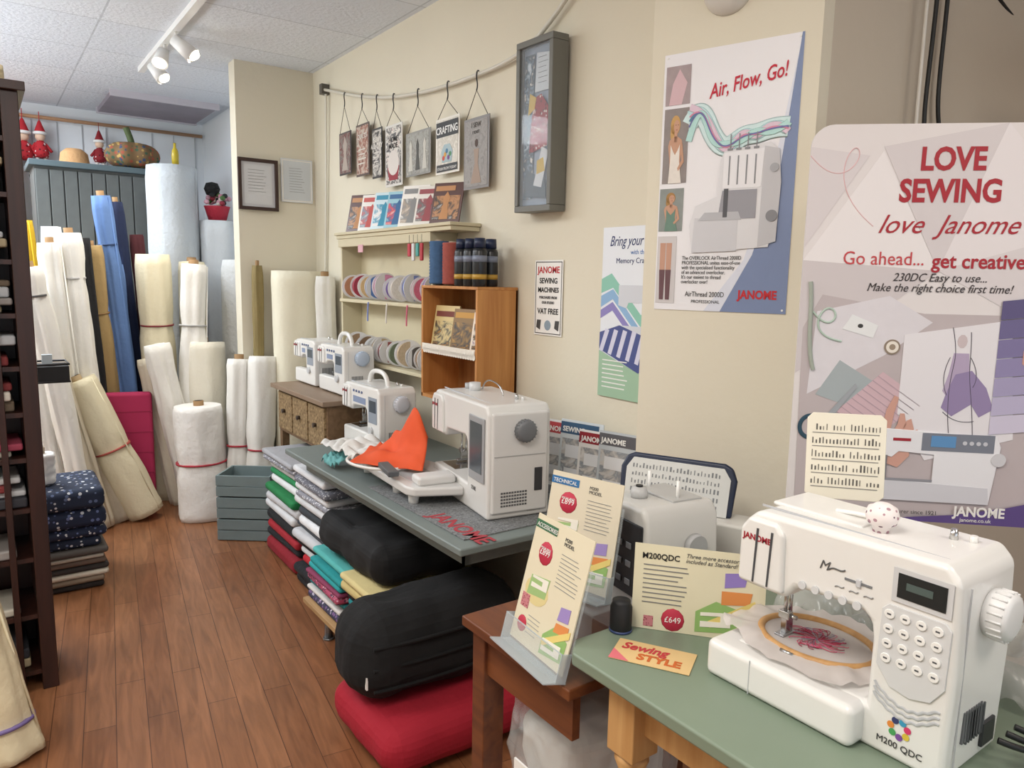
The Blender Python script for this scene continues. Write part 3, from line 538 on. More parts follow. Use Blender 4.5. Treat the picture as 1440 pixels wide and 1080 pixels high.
e,f,t=machine("embroidery_sewing_machine",(1.095,.80,.78),L=.37,D=.185,H=.33,tower=.12,bedh=.072,bev=.02,headw=.095,hz=.74)
box("extension_bed",e,(-.036,-.036,0),(t,.185,.070),PLW,.014,seg=5); box("bed_seam",e,(.06,-.0365,.004),(.0615,-.035,.066),mat('#b9bbbf',.5))
box("bed_accessory_door",e,(-.037,.0,.012),(-.035,.16,.06),mat('#e2e2e1',.35),.001)
rect("lcd_surround",f,.276,.252,.362,.305,mat('#cfd0d2',.4),z=.0022); rect("lcd",f,.284,.260,.354,.298,mat('#20282a',.2),z=.0032); rect("lcd_text",f,.297,.275,.335,.286,mat('#4f5f5c',.4),z=.0038)
prism("keypad_plate",f,[(.262,.145),(.264,.235),(.274,.245),(.356,.245),(.365,.235),(.363,.145),(.345,.118),(.315,.110),(.285,.116)],'z',0,.0028,mat('#d6d7d8',.4),.001)
for r_ in range(4):
    for c_ in range(4):
        x=.2685+c_*.0235; y=.222-r_*.0235
        prism("keypad_button",f,[(x+.008+.008*math.cos(q*.524),y+.008+.0075*math.sin(q*.524)) for q in range(12)],'z',.0026,.0052,WHITE,.001); rect("button_mark",f,x+.005,y+.007,x+.011,y+.0095,mat('#55575c'),z=.0056)
for k in range(3):
    flat_tube("grey_wave_trim",f,[(.262+.0075*i,.112-k*.009-.022*math.sin(math.pi*i/13)+.0035*math.cos(i*math.pi)) for i in range(14)],.0022,mat('#bfc1c5',.4),.001,.3)
for i in range(7):
    a=i*.8976+.3; el("flower_petal",f,.305+.013*math.cos(a),.055+.013*math.sin(a),.0054,.0054,['#d43a6a','#3a9ac0','#333a6a','#e08a3a','#4aa05a','#7a4a9a','#d8c040'][i],.0012)
text("model_text",f,"M200 QDC",.272,.022,.0145,mat('#3a3a3a'),z=.0012)
text("logo_swirl",f,"M",.155,.262,.022,mat('#555555'),z=.001,shear=.3); tube("swirl_mark",f,[(.172,.264,.001),(.182,.275,.001),(.19,.264,.001),(.2,.272,.001)],.0012,mat('#555555'))
for i in range(5): cyl("function_button",f,(.128+i*.024,.222,.0),(.128+i*.024,.222,.0035),.0068,.0068,mat('#d4d5d7',.4),16); 
for i in range(3):
    x=.185+i*.024; tube("stitch_icon",f,[(x,.240,.001),(x+.005,.246,.001),(x+.01,.238,.001),(x+.015,.244,.001)],.0008,mat('#888888'))
box("speed_slider_track",f,(.20,.257,0),(.245,.261,.0015),mat('#77797c'),.0005); box("speed_slider",f,(.22,.253,0),(.228,.265,.004),mat('#c8c9cc'),.001)
for i in range(7): box("side_vent",e,(.3705,.06+i*.009,.045),(.3745,.064+i*.009,.095),mat('#55585c',.5))
lathe("pin_cushion",e,[(0,.0),(.012,0),(.014,.012),(.022,.018),(.026,.03),(.022,.043),(.01,.05),(0,.05)],(.215,.07,.325),dots('#efe6e4',['#b08a94','#77606c'],90,thr=.3))
box("top_lid",e,(.02,.06,.323),(.19,.17,.331),PLW,.004); tube("spool_pin",e,[(.12,.10,.332),(.16,.10,.338),(.19,.10,.338)],.004,WHITE)
hp=E("embroidery_hoop",(1.200,.70,.862)); 
tube("outer_ring",hp,[(.082*math.cos(a*.2618),.105*math.sin(a*.2618),0) for a in range(24)],.007,wood('#b98a54','#d0a36c',.5,'X',8),cyclic=True)
cyl("hoop_screw",hp,(-.088,-.01,.0),(-.088,.015,.0),.004,.004,CHROME,10)
v=[];fa=[];N=60;RR=18
for k in range(RR+1):
    rad=k/RR
    for i in range(N):
        th=2*math.pi*i/N; ex=max(0,rad-.66); rag=1+.45*noise.noise(Vector((math.cos(th)*1.5,math.sin(th)*1.5,5)))+.12*math.sin(th*7)
        rx=(.080*min(rad/.66,1)+ex*.16*rag)*math.cos(th); ry=(.103*min(rad/.66,1)+ex*.16*rag)*math.sin(th)
        z=-.001 if rad<.66 else .004+ .07*ex*noise.noise(Vector((math.cos(th)*5,math.sin(th)*5,rad*2)))-ex*.02
        v.append((rx,ry,max(z,-.006)))
for k in range(RR):
    for i in range(N): j=(i+1)%N; fa.append((k*N+i,k*N+j,(k+1)*N+j,(k+1)*N+i))
mesh("hooped_cloth",hp,v,fa,mat('#d8d0cc',.7,alpha=.75),smooth=True)
for i in range(80):
    a=random.uniform(0,6.28); r0=random.uniform(0,.03); r1=random.uniform(.02,.06)
    tube("embroidery_thread",hp,[(r0*math.cos(a),r0*math.sin(a),.001),(r1*math.cos(a+.2),r1*math.sin(a+.2),.0025),(r1*math.cos(a+.5)*.8,r1*math.sin(a+.5),.001)],.0007,mat(random.choice(['#b0304a','#c8486a','#8f2440','#9a8aa0','#d07a90']),.6))
cf=frame_empty("stitch_chart_card",(1.285,.80,1.093),(.60,-.80,0.02),(.10,.06,1)); 
prism("card",cf,[(.0,.01),(.01,0),(.13,0),(.14,.01),(.14,.155),(.13,.165),(.01,.165),(0,.155)],'z',0,.003,mat('#e9e3d2',.5),.001)
for r_ in range(5):
    for c_ in range(20):
        x=.01+c_*.0062;y=.028+r_*.026
        if random.random()<.95: box("stitch_symbol",cf,(x,y,.003),(x+random.uniform(.0012,.003),y+random.uniform(.006,.014),.0036),mat('#55524e'))
    rect("row_numbers",cf,.01,.022+r_*.026,.128,.0235+r_*.026,mat('#8a8884'),z=.0038)
e=E("power_lead",(1.2,.40,.80))
for k in range(3): tube("cable",e,[(0+.03*k,0,.03),(.02+.03*k,-.04,.02),(.1,-.06,-.01),(.2,-.04-.02*k,-.012)],.005,BLACK)
e=E("crumpled_plastic_wrap",(1.48,.62,.785))
cloth("wrap",e,lambda u,v:(-.10+.22*u+.02*math.sin(v*9),-.32+.62*v,.004+.20*math.sin(math.pi*min(1,u*1.1))*(.6+.5*noise.noise(Vector((u*3,v*5,2))))+.05*abs(noise.noise(Vector((u*9,v*14,4))))),26,50,mat('#d4d4d0',.12,alpha=.35),.001)

GT=mat('#77817f',.45,var=.06,scale=5)
def small(name,loc,**k):
    e,f,t=machine(name,loc,**k); L=k.get('L',.4);H=k.get('H',.3)
    rect("panel",f,t+.02,H*.45,L-.02,H*.85,mat('#8f99a6',.4),z=.0014); rect("screen",f,t+.03,H*.62,L-.03,H*.8,mat('#3b4a58',.2),z=.002)
    cyl("dial",f,(t+.05,H*.33,0),(t+.05,H*.33,.01),.018,.018,mat('#c8cacc',.4),20)
    rect("stitch_panel",f,.12,H*.7,t-.01,H*.8,mat('#8796b4',.4),z=.001)
    for i in range(4): cyl("button",f,(.13+i*.03,H*.88,0),(.13+i*.03,H*.88,.004),.006,.006,mat('#5a6a90',.4),12)
    return e
small("sewing_machine",(1.43,3.40,.702),L=.40,H=.30,handle=True,wheel='#cfd3dc',D=.19)
small("sewing_machine",(1.48,3.85,.897),L=.34,H=.25,handle=True,wheel='#b9c8dc',D=.17)
small("sewing_machine",(1.48,4.22,.897),L=.31,H=.25,wheel='#dadada',D=.17)
# big embroidery machine (turned slightly towards the aisle)
e,f,t=machine("large_embroidery_machine",(1.40,2.455,.706),L=.50,D=.235,H=.385,tower=.17,bedh=.09,wheel='#6f7276',body=mat('#dddcd9',.35,coat=.2),headw=.12,rz=R(-9),hz=.78)
box("side_cover",e,(.492,.012,.02),(.510,.222,.362),mat('#d9d8d6',.4),.014,seg=5); box("side_seam",e,(.510,.02,.215),(.5115,.21,.218),mat('#aaaaaa'))
for i in range(10):
    for j in range(5): box("grille_slot",e,(.5095,.045+i*.010,.045+j*.011),(.5115,.052+i*.010,.051+j*.011),mat('#5d5e60'))
lathe("round_dial",e,[(0,.012),(.03,.012),(.036,.006),(.036,0),(0,0)],(.509,.13,.30),mat('#77797c',.4),rot=(0,R(90),0)); box("port_cover",e,(.509,.17,.09),(.513,.2,.17),mat('#3a3b3e',.4),.002)
box("touch_screen",f,(t+.025,.12,0),(t+.15,.34,.006),mat('#9c9ea1',.4),.006); rect("screen",f,t+.04,.15,t+.135,.32,mat('#4c555c',.15),z=.0075)
text("model_text",f,"550E",t+.04,.08,.02,mat('#444444'),z=.001)
prism("embroidery_platform",e,[(.31,.0),(.26,-.17),(.225,-.19),(-.29,-.235),(-.32,-.21),(-.35,-.04),(-.05,.04)],'z',.035,.068,mat('#d4d3d1',.4),.01)
prism("platform_recess",e,[(.18,-.03),(.16,-.15),(-.22,-.19),(-.25,-.06)],'z',.066,.0695,mat('#aeb0b2',.3),.001)
box("embroidery_carriage",e,(.17,-.15,.066),(.25,-.005,.10),mat('#dcdbd9',.4),.012)
for x,y in((-.28,-.18),(.20,-.15),(-.30,-.06),(.05,-.16)): cyl("support_foot",e,(x,y,-.004),(x,y,.04),.018,.022,PLW,16)
cyl("thread_knob",e,(.12,.12,.375),(.12,.12,.41),.022,.022,mat('#d0d1d3',.4)); cyl("thread_knob",e,(.06,.12,.375),(.06,.12,.40),.014,.014,mat('#b0b2b5',.4)); tube("thread_guide",e,[(.1,.16,.38),(.12,.16,.42),(.2,.16,.43),(.3,.15,.41),(.3,.15,.38)],.003,CHROME)
hp=E("orange_hooped_cloth",(0,0,0))
def of(u,v):
    p=bil((1.13,2.64,.790),(1.30,2.36,.792),(1.385,2.47,.86),(1.37,2.86,.80),u,v)
    fold=.15*math.exp(-((v-1.0)/.35)**2)*math.exp(-((u-.72)/.22)**2)+.03*math.exp(-((u-.3)/.12)**2)*v
    p.z+=fold+.025*noise.noise(Vector((u*4,v*4,1)))*(v+.3)
    p.z=max(p.z,.782)
    return p
cloth("orange_felt",hp,of,36,36,mat('#dd5426',.8,var=.08,scale=20))
tube("inner_hoop",hp,[(1.24+.11*math.cos(a*.3927)-.02*math.sin(a*.3927),2.60+.15*math.sin(a*.3927),.785) for a in range(16)],.006,mat('#e8e6e2',.4),cyclic=True)
cloth("white_cloth",hp,lambda u,v:(1.17+.24*u,2.70+.34*v+.03*math.sin(u*5),.775+.005+.05*abs(noise.noise(Vector((u*4,v*5,7))))*(1-u*.3)),24,24,mat('#dedcd8',.8))
cloth("teal_cloth",hp,lambda u,v:(1.15+.08*u,2.84+.14*v,.715+.05*abs(noise.noise(Vector((u*4,v*4,3))))+.05*u),12,12,mat('#6aa8a8',.8))
box("hoop_clip",hp,(1.17,2.34,.79),(1.21,2.50,.81),mat('#55585c',.4),.004,rot=(0,0,R(-12)))
# ------------------------------------------------------------------ table 1
e=E("grey_work_table",(0,0,0))
box("table_top",e,(1.12,1.80,.675),(1.815,3.36,.70),GT,.006); box("apron",e,(1.20,1.90,.60),(1.22,3.3,.675),GT); box("apron_end",e,(1.20,1.90,.60),(1.78,1.92,.675),mat('#6e7675',.5))
for x,y in((1.57,1.92),(1.75,1.92),(1.72,3.28)): box("leg",e,(x-.025,y-.025,0),(x+.025,y+.025,.675),GT,.003)
e=E("machine_mat",(0,0,.7005)); box("mat",e,(1.17,1.86,0),(1.62,2.55,.004),dots('#77797b',['#5c5e60','#8d8f90'],120,thr=.4),.001)
text("lettering",e,"JANOME",1.19,2.12,.085,mat('#a83a44'),z=.0046,rot=R(-90),bold=.002)
e=E("low_shelf_platform",(0,0,0)); box("board",e,(1.06,2.30,.10),(1.60,2.99,.122),wood('#a8855a','#c29e70',.6,'Y',4),.003)
for y in(2.40,2.80): cyl("metal_foot",e,(1.10,y,0),(1.10,y,.10),.018,.014,mat('#8b8d8f',.3,.8),16); cyl("foot_pad",e,(1.10,y,0),(1.10,y,.008),.024,.024,mat('#8b8d8f',.3,.8),16); cyl("metal_foot",e,(1.56,y,0),(1.56,y,.10),.018,.014,mat('#8b8d8f',.3,.8),16)
FB=lambda c,v=.12: mat(c,.9,var=v,scale=12,bump=.3,bscale=50)
fold_stack("folded_fabric_stack",1.09,1.55,2.62,2.97,.123,[(.04,dots('#3a3a52',['#7a5a8a','#c8c0d0','#2a2a40'],70,thr=.45)),(.02,FB('#d8d4d0')),(.025,FB('#2c7f86')),(.035,dots('#b04a68',['#e0b0c0','#503048'],80,thr=.4)),(.02,FB('#8a3a5a')),(.03,FB('#2aa0a4')),(.03,FB('#1f8f92')),(.03,FB('#58b4b0'))])
fold_stack("folded_fabric_stack",1.08,1.55,2.32,2.60,.123,[(.04,dots('#3c3448',['#8a7a9a','#c0a8b8'],70,thr=.4)),(.03,FB('#c04a6a')),(.035,dots('#2a4a6a',['#c8c0d0','#7a3a5a'],70,thr=.4)),(.035,FB('#228c92')),(.03,FB('#1b1b1d')),(.045,FB('#cdbb80')),(.03,FB('#d8c890'))])
e=E("black_fabric_heap",(0,0,0)); blob("heap",e,(1.10,2.33,.374),(1.58,2.93,.53),mat('#111113',.85),.06,.06,.18)
fold_stack("folded_fabric_stack",1.19,1.62,3.02,3.44,.001,[(.06,FB('#17181b')),(.05,FB('#1d1f24')),(.045,FB('#b8222e')),(.04,FB('#d8d8da')),(.04,FB('#1e2024')),(.05,FB('#c9c9cc')),(.02,FB('#3a3c42')),(.05,FB('#e8e8ea')),(.05,FB('#3a3f46')),(.045,FB('#d4d4d6')),(.03,dots('#8c8c94',['#d8d8dc'],60)),(.04,FB('#dddddf')),(.035,dots('#6a6a74',['#b8b8bc'],80)),(.035,FB('#e4e4e6'))])
fold_stack("folded_fabric_stack",1.22,1.64,3.50,3.98,.001,[(.08,FB('#8f1a28')),(.05,FB('#1d1f24')),(.05,FB('#a5222e')),(.06,FB('#17181b')),(.05,FB('#d8d8da')),(.05,FB('#c9c9cc')),(.045,FB('#1e7a44')),(.05,FB('#e8e8ea')),(.035,FB('#2a8a54')),(.04,FB('#d4d4d6')),(.03,dots('#8c8c94',['#d8d8dc'],60)),(.03,FB('#a8a8ac'))])
e=E("haberdashery_chest",(0,0,0)); CW=wood('#6c5238','#84674a',.6,'Y',6)
box("carcass",e,(1.37,3.46,.62),(1.80,4.19,.865),CW,.004); box("top",e,(1.335,3.43,.865),(1.82,4.23,.89),mat('#8a7460',.5,var=.1,scale=10),.004)
for k in range(3): 
    y=3.475+k*.235; box("drawer_front",e,(1.358,y,.64),(1.372,y+.22,.85),dots('#8a7250',['#a48a64','#6e5738'],60,thr=.4),.004); cyl("drawer_knob",e,(1.358,y+.11,.75),(1.34,y+.11,.75),.01,.012,mat('#3a2c20',.4),12)
for x,y in((1.78,3.47),(1.39,4.16),(1.77,4.16)): box("leg",e,(x-.02,y-.02,0),(x+.02,y+.02,.62),CW)
e=E("wooden_crate_stack",(1.215,4.25,0),R(-37)); CB=mat('#7b8b8d',.7,var=.12,scale=14)
for k in range(3):
    z=.128*k
    box("crate_front_slat",e,(-.155,-.12,z+.004),(.155,-.108,z+.06),CB,.002); box("crate_front_slat",e,(-.155,-.12,z+.064),(.155,-.108,z+.124),CB,.002)
    box("crate_back",e,(-.155,.108,z+.004),(.155,.12,z+.124),CB,.002)
    for s in(-1,1): box("crate_side",e,(s*.149-.006,-.108,z+.004),(s*.149+.006,.108,z+.124),CB,.002)
    box("crate_floor",e,(-.14,-.108,z+.004),(.14,.108,z+.014),CB)
# ------------------------------------------------------------------ brown + green tables
e=E("brown_wooden_table",(0,0,0)); BW=wood('#5c3220','#784628',.4,'Y',5)
box("table_top",e,(.895,1.03,.675),(1.66,1.43,.70),BW,.004); box("apron",e,(.925,1.05,.57),(.945,1.41,.675),BW); box("apron_end",e,(.93,1.39,.57),(1.64,1.41,.675),BW)
for x,y in((.945,1.39),(1.62,1.39),(1.62,1.07)): box("leg",e,(x-.03,y-.03,0),(x+.03,y+.02,.675),BW,.003)
e=E("green_top_pine_table",(0,0,0)); PN=wood('#b98a54','#d0a56e',.5,'Z',5)
prism("table_top",e,[(.90,.0),(1.60,.0),(1.60,1.07),(.94,1.07),(.90,1.03)],'z',.752,.78,mat('#7c8b79',.4,var=.05,scale=6),.006)
box("apron",e,(.97,.06,.65),(.99,.95,.752),PN,.002); box("apron_end",e,(.97,.95,.65),(1.55,.97,.752),PN,.002)
for x,y in((.975,.93),(1.54,.93),(.975,.06),(1.54,.06)):
    box("leg_block",e,(x-.035,y-.035,.60),(x+.035,y+.035,.752),PN,.003)
    lathe("turned_leg",e,[(0,0),(.022,0),(.026,.05),(.02,.08),(.028,.12),(.03,.3),(.034,.45),(.026,.50),(.036,.53),(.024,.56),(.034,.585),(.03,.6),(0,.6)],(x,y,0),PN)
CLR=mat('#dfe8ec',.08,alpha=.18); CLE=mat('#c8d4da',.1,alpha=.5)
def brochure(name,o,right,up,bg,head,title,w=.21,h=.29,lift=0):
    e=frame_empty(name,o,right,up)
    box("leaflet",e,(0,.01,0),(w,h,.003),mat(bg,.5)); rect("header",e,0,h-.03,w*.4,h-.012,mat(head),z=.004)
    text("lettering",e,title,.006,h-.026,.013,WHITE,z=.005)
    lathe("price_burst",e,[(0,.002),(.024,.0015),(.026,0),(0,0)],(w*.28,h*.74,.003),mat('#b82a44'),12); text("price",e,"£899",w*.28,h*.725,.019,WHITE,z=.0055,align='CENTER'); text("burst_small",e,"SPECIAL PRICE",w*.28,h*.77,.006,WHITE,z=.0055,align='CENTER')
    el("tape_print",e,w*.28,h*.45,.045,.03,'#d8c890',.0036)
    poly("green_print",e,[(w*.12,h*.4),(w*.45,h*.43),(w*.47,h*.58),(w*.14,h*.55)],mat('#9ab878'),z=.0038)
    prism("machine_print",e,[(.035,.135),(.095,.14),(.095,.165),(.035,.16),(.035,.155),(.075,.156),(.075,.146),(.035,.145)],'z',.0036,.0045,mat('#e6e2d6'))
    text("model",e,"M200\nMODEL",w*.55,h*.90,.011,mat('#555555'),z=.004); rline(e,w*.55,h*.80,w*.92,9,.0085,mat('#888888'),z=.004,h=.0012)
    poly("lilac_cup",e,[(w*.72,h*.36),(w*.9,h*.38),(w*.9,h*.48),(w*.74,h*.46)],mat('#9a86c0'),z=.004); poly("orange_print",e,[(w*.7,h*.27),(w*.93,h*.29),(w*.93,h*.36),(w*.72,h*.34)],mat('#d98a4a'),z=.0042)
    poly("green_piece",e,[(w*.55,.02),(w*.93,.03),(w*.95,.075),(w*.72,.09),(w*.55,.06)],mat('#8fb46a'),z=.004); poly("ruler",e,[(w*.55,.05),(w*.97,.10),(w*.97,.085),(w*.57,.037)],mat('#e2cc7a'),z=.0046)
    prism("machine_print",e,[(.12,.03),(.185,.035),(.185,.06),(.12,.055),(.12,.05),(.165,.052),(.165,.042),(.12,.04)],'z',.0045,.0052,mat('#eeeae0'))
    lathe("rosette",e,[(0,.002),(.016,.0015),(.018,0),(0,0)],(w*.16,.05,.003),mat('#b82a44'),12); rect("qr",e,w*.06,.085,w*.2,.115,dots('#c07a80',['#8a3a44'],200),z=.004); rline(e,w*.25,.075,w*.5,5,.009,mat('#999999'),z=.004,h=.0012)
    box("acrylic_back",e,(-.005,0,-.005),(w+.005,h*.8,-.002),CLR); box("acrylic_front",e,(-.005,0,.02),(w+.005,.06,.022),CLR); box("acrylic_base",e,(-.005,-.002,-.005),(w+.005,.001,.05),CLE); box("acrylic_lip",e,(-.005,.058,.0205),(w+.005,.0605,.0225),CLE)
    for x in(-.006,w+.004): box("acrylic_side",e,(x,0,-.003),(x+.002,.06,.022),CLE)
    return e
brochure("brochure_stand",(.918,1.262,.706),(-.10,-1,0),(.26,-.02,1),'#ddd4ba','#3a6a4a',"ACCESSORIES")
brochure("brochure_stand",(1.075,1.365,.775),(.22,-.95,0),(.20,.04,1),'#d8ceb8','#2a6aa0',"TECHNICAL",w=.205,h=.27)
b2=E("acrylic_riser",(0,0,0))
for lo,hi in(((1.05,1.14,.701),(1.052,1.38,.77)),((1.05,1.14,.77),(1.15,1.38,.773)),((1.148,1.14,.701),(1.15,1.38,.77))): box("panel",b2,lo,hi,CLR)
e=frame_empty("product_card",(1.075,1.045,.781),(.62,-.78,0),(.10,.08,1)); w,h=.265,.178
box("card",e,(0,0,-.002),(w,h,0),mat('#ddd6ba',.5)); text("lettering",e,"M200QDC",.016,.148,.017,BLACK,z=.0008,bold=.0003)
text("lettering",e,"Three more accessories\nincluded as Standard!",.105,.158,.012,mat('#555555'),z=.0008,shear=.3); rline(e,.02,.134,.115,9,.0098,mat('#777777'),z=.001,h=.002)
lathe("price_burst",e,[(0,.002),(.022,.0015),(.024,0),(0,0)],(.085,.025,0),mat('#b82a44'),12); text("price",e,"£649",.085,.02,.017,WHITE,z=.0026,align='CENTER'); rect("qr",e,.025,.006,.045,.028,dots('#c07a80',['#8a3a44'],200),z=.001)
poly("purple_cup",e,[(.185,.105),(.225,.112),(.23,.14),(.185,.135)],mat('#8f7ac0'),z=.001); poly("orange_reel",e,[(.18,.07),(.235,.075),(.24,.10),(.18,.098)],mat('#d98a4a'),z=.0012); poly("green_machine",e,[(.13,.008),(.22,.015),(.225,.06),(.17,.075),(.13,.05)],mat('#8fb46a'),z=.001); poly("ruler",e,[(.15,.03),(.245,.085),(.25,.075),(.16,.02)],mat('#e2cc7a'),z=.0014)
prism("machine_print",e,[(.14,.02),(.20,.025),(.20,.055),(.14,.05),(.14,.043),(.18,.046),(.18,.034),(.14,.032)],'z',.0016,.0022,mat('#eeeae0'))
e=frame_empty("sewing_style_flyer",(.945,.975,.7812),(.5,-.86,0),(.86,.5,.0)); 
box("flyer",e,(0,0,0),(.155,.085,.001),mat('#dfbf88',.5)); text("lettering",e,"Sewing",.012,.048,.036,mat('#c03a40'),z=.0016,shear=.2,bold=.001,w=.9); text("lettering",e,"STYLE",.05,.016,.032,mat('#c8642c'),z=.0016,bold=.0012); poly("corner",e,[(0,0),(.04,0),(0,.04)],mat('#d8707a'),z=.0016)
e=E("thread_cone",(1.045,1.045,.781)); lathe("cone",e,[(0,0),(.021,0),(.023,.004),(.023,.052),(.019,.060),(.019,.066),(0,.066)],(0,0,0),mat('#17181c',.6)); cyl("base_ring",e,(0,0,0),(0,0,.005),.024,.024,mat('#3a4a78',.4))
e=E("overlocker_machine",(1.24,1.34,.701),R(-90)-R(8))
prism("body_casting",e,[(0,0),(.20,0),(.21,.10),(.20,.25),(.18,.28),(.02,.275),(0,.25)],'y',0,.22,mat('#cbcac6',.35),.014)
box("keypad_panel",e,(.01,-.006,.06),(.19,.0,.24),DK,.006)
for i in range(4):
    for j in range(3): box("key",e,(.03+i*.035,-.009,.085+j*.045),(.05+i*.035,-.006,.10+j*.045),mat('#8a8c90',.4),.002)
lathe("tension_knob",e,[(0,.028),(.018,.026),(.022,.012),(.02,0),(0,0)],(.09,.06,.277),mat('#b9b9b8',.4)); cyl("knob_dot",e,(.09,.06,.305),(.09,.06,.308),.009,.009,BLACK); cyl("spool_pin",e,(.15,.13,.275),(.15,.13,.325),.004,.004,WHITE,10); cyl("spool_pin",e,(.04,.13,.275),(.04,.13,.325),.004,.004,WHITE,10)
box("top_plate",e,(.03,.10,.278),(.17,.19,.284),mat('#b4b4b2',.4),.002)
cyl("side_dial",e,(.207,.06,.14),(.218,.06,.14),.018,.018,mat('#9a9b9e',.4)); cyl("side_wheel",e,(.205,.14,.18),(.222,.14,.18),.03,.028,mat('#b4b5b6',.4))
cf=frame_empty("blue_machine_case",(1.44,1.47,.885),(.46,-.80,-.02),(.25,.13,1)); w,h=.31,.145
prism("lid",cf,[(0,0),(w,0),(w+.006,h*.7),(w-.008,h*.93),(w-.03,h),(.03,h),(.008,h*.93),(-.006,h*.7)],'z',-.02,0,mat('#1c2740',.4),.008)
prism("chart",cf,[(.015,0),(w-.012,0),(w-.01,h*.7),(w-.03,h*.9),(.03,h*.9),(.012,h*.7)],'z',0,.004,mat('#d0d1ce',.4),.001)
for r_ in range(5):
    for c_ in range(26): box("chart_symbol",cf,(.03+c_*.0095,.014+r_*.022,.004),(.03+c_*.0095+random.uniform(.002,.005),.014+r_*.022+random.uniform(.006,.014),.0046),mat('#7a7d80'))
cs=E("machine_storage_case",(0,0,0)); prism("case_base",cs,[(1.46,1.40),(1.58,1.12),(1.68,1.16),(1.57,1.44)],'z',.701,.878,mat('#cfcdc6',.4),.01)
def leaf(o,right,up,w,h,bg,band,title):
    e=frame_empty("magazine_leaflet",o,right,up); box("cover",e,(0,0,-.004),(w,h,0),mat(bg,.35)); rect("picture",e,.01,h*.15,w-.01,h*.76,blotch([bg,'#8a8f96','#c8c4c0',bg],18,.35),z=.0006)
    rect("band",e,0,h*.82,w*.9,h*.97,mat(band,.4),z=.001); text("title",e,title,.01,h*.85,.026,WHITE,z=.002,bold=.0008); 
    prism("machine_print",e,[(w*.15,h*.25),(w*.85,h*.25),(w*.85,h*.68),(w*.15,h*.68),(w*.15,h*.52),(w*.6,h*.52),(w*.6,h*.38),(w*.15,h*.38)],'z',0,.002,mat('#e2e4e8',.4)); rect("foot",e,0,0,w,h*.1,mat('#8a8a88'),z=.001)
LF=[('#e2dedb','#a83038',"FEELS"),('#c9b8ac','#7a2028',"WHATEVER"),('#3a2a26','#5a2a20',"CREATE"),('#d8dcdf','#8a8f96',"CRAFT"),('#e6e6e6','#b8464c',"JANOME"),('#d5dde2','#3a5a7a',"SEWING"),('#e8e6e4','#8f2430',"JANOME"),('#bfc6cc','#5a5a60',"JANOME")]
for k,(a,b,c) in enumerate(LF): leaf((1.665+.010*k,2.56-k*.095,.705),(.25,-.95,0),(.10,.0,1),.185,.265+.012*(k%3),a,b,c)
# ------------------------------------------------------------------ floor fabric near
e=E("red_fabric_bolt",(0,0,0)); blob("bolt",e,(.88,1.80,.01),(1.46,2.24,.165),mat('#a3142a',.85,bump=.3,scale=10),.07,.03,.2)
e=E("black_fabric_bolt",(0,0,0)); blob("bolt",e,(.865,1.93,.17),(1.50,2.25,.47),mat('#0e0e10',.9,bump=.4,scale=8),.12,.045,.22); box("pin_tag",e,(.885,1.955,.25),(.89,1.965,.29),WHITE)
for k in range(3): tube("fold_edge",e,[(.905,1.945+.0*k,.24+.07*k),(1.1,1.922,.235+.07*k),(1.35,1.925,.245+.07*k)],.006,mat('#08080a',.9))
e=E("wrapped_wadding_bag",(0,0,0)); blob("wadding",e,(.98,1.10,.02),(1.30,1.32,.52),mat('#cfcdc8',.9),.07,.05,.12,4); blob("plastic_bag",e,(.95,1.08,.01),(1.33,1.35,.56),mat('#dfe2e2',.12,alpha=.28,bump=.6,bscale=10),.08,.07,.10,4); box("label",e,(.935,1.2,.36),(.94,1.26,.41),PAPER)
# ------------------------------------------------------------------ bookcase left
e=E("dark_bookcase",(0,0,0)); DB=wood('#2a1510','#3c2018',.4,'Z',5)
box("upright",e,(.10,3.0,0),(.15,3.32,2.08),DB,.003); box("upright",e,(-.75,3.0,0),(-.70,3.32,2.08),DB,.003); box("post",e,(.03,3.0,0),(.05,3.03,2.05),DB,.002); box("top",e,(-.77,2.98,2.08),(.17,3.34,2.11),DB,.003); box("back",e,(-.72,3.30,0),(.12,3.32,2.08),DB)
zs=[.06,.27,.48,.66,.84,1.0,1.16,1.34,1.52,1.74,1.92]
for q,z in enumerate(zs):
    box("shelf",e,(-.70,3.01,z),(.10,3.30,z+.016),DB)
    zz=z+.017; top=(zs[q+1] if q+1<len(zs) else 2.08)-.03
    while zz<top-.03:
        c=random.choice(['#d8d4cc','#8a3a3a','#c8c2b4','#4a5a6a','#e4dccf','#7a6a58','#a8455a','#cfd2d4','#b8a888','#3a3a40','#d8d8d8','#9a9490']); hh=random.uniform(.02,.04)
        box("folded_goods",e,(-.5,3.02+random.uniform(0,.03),zz),(.05+random.uniform(0,.048),3.25,zz+hh),mat(c,.8,var=.15,scale=30),.008); zz+=hh+.001
        if random.random()<.12: break
roll("fabric_roll",(-.30,3.15,2.15),(.12,3.12,2.15),.035,FB('#d8c8a4'),core=False)
roll("fabric_roll",(.0,2.62,.0),(-.07,2.70,.52),.085,FB('#dccfae',.05),core=False,r1=.05,ribbon='#7a6aa0',rib_t=(.2,))
fold_stack("folded_fabric_stack",.11,.42,3.88,4.30,.001,[(.03,FB('#2f2a28')),(.03,FB('#8a7a68')),(.03,FB('#d8d0c0')),(.03,FB('#3a3634')),(.03,FB('#6a5a50')),(.02,FB('#b8b0a4')),(.035,FB('#55504c')),(.05,dots('#1c2840',['#d4d6da','#5c6a8c'],45,thr=.3)),(.05,dots('#1a2540',['#d0d3da','#6370a0'],55,thr=.3)),(.09,dots('#1a2540',['#d0d3da','#63709c'],40,thr=.3)),(.10,dots('#1c2840',['#cfd2d8','#5c6a8c'],40,thr=.3))],jit=.6)
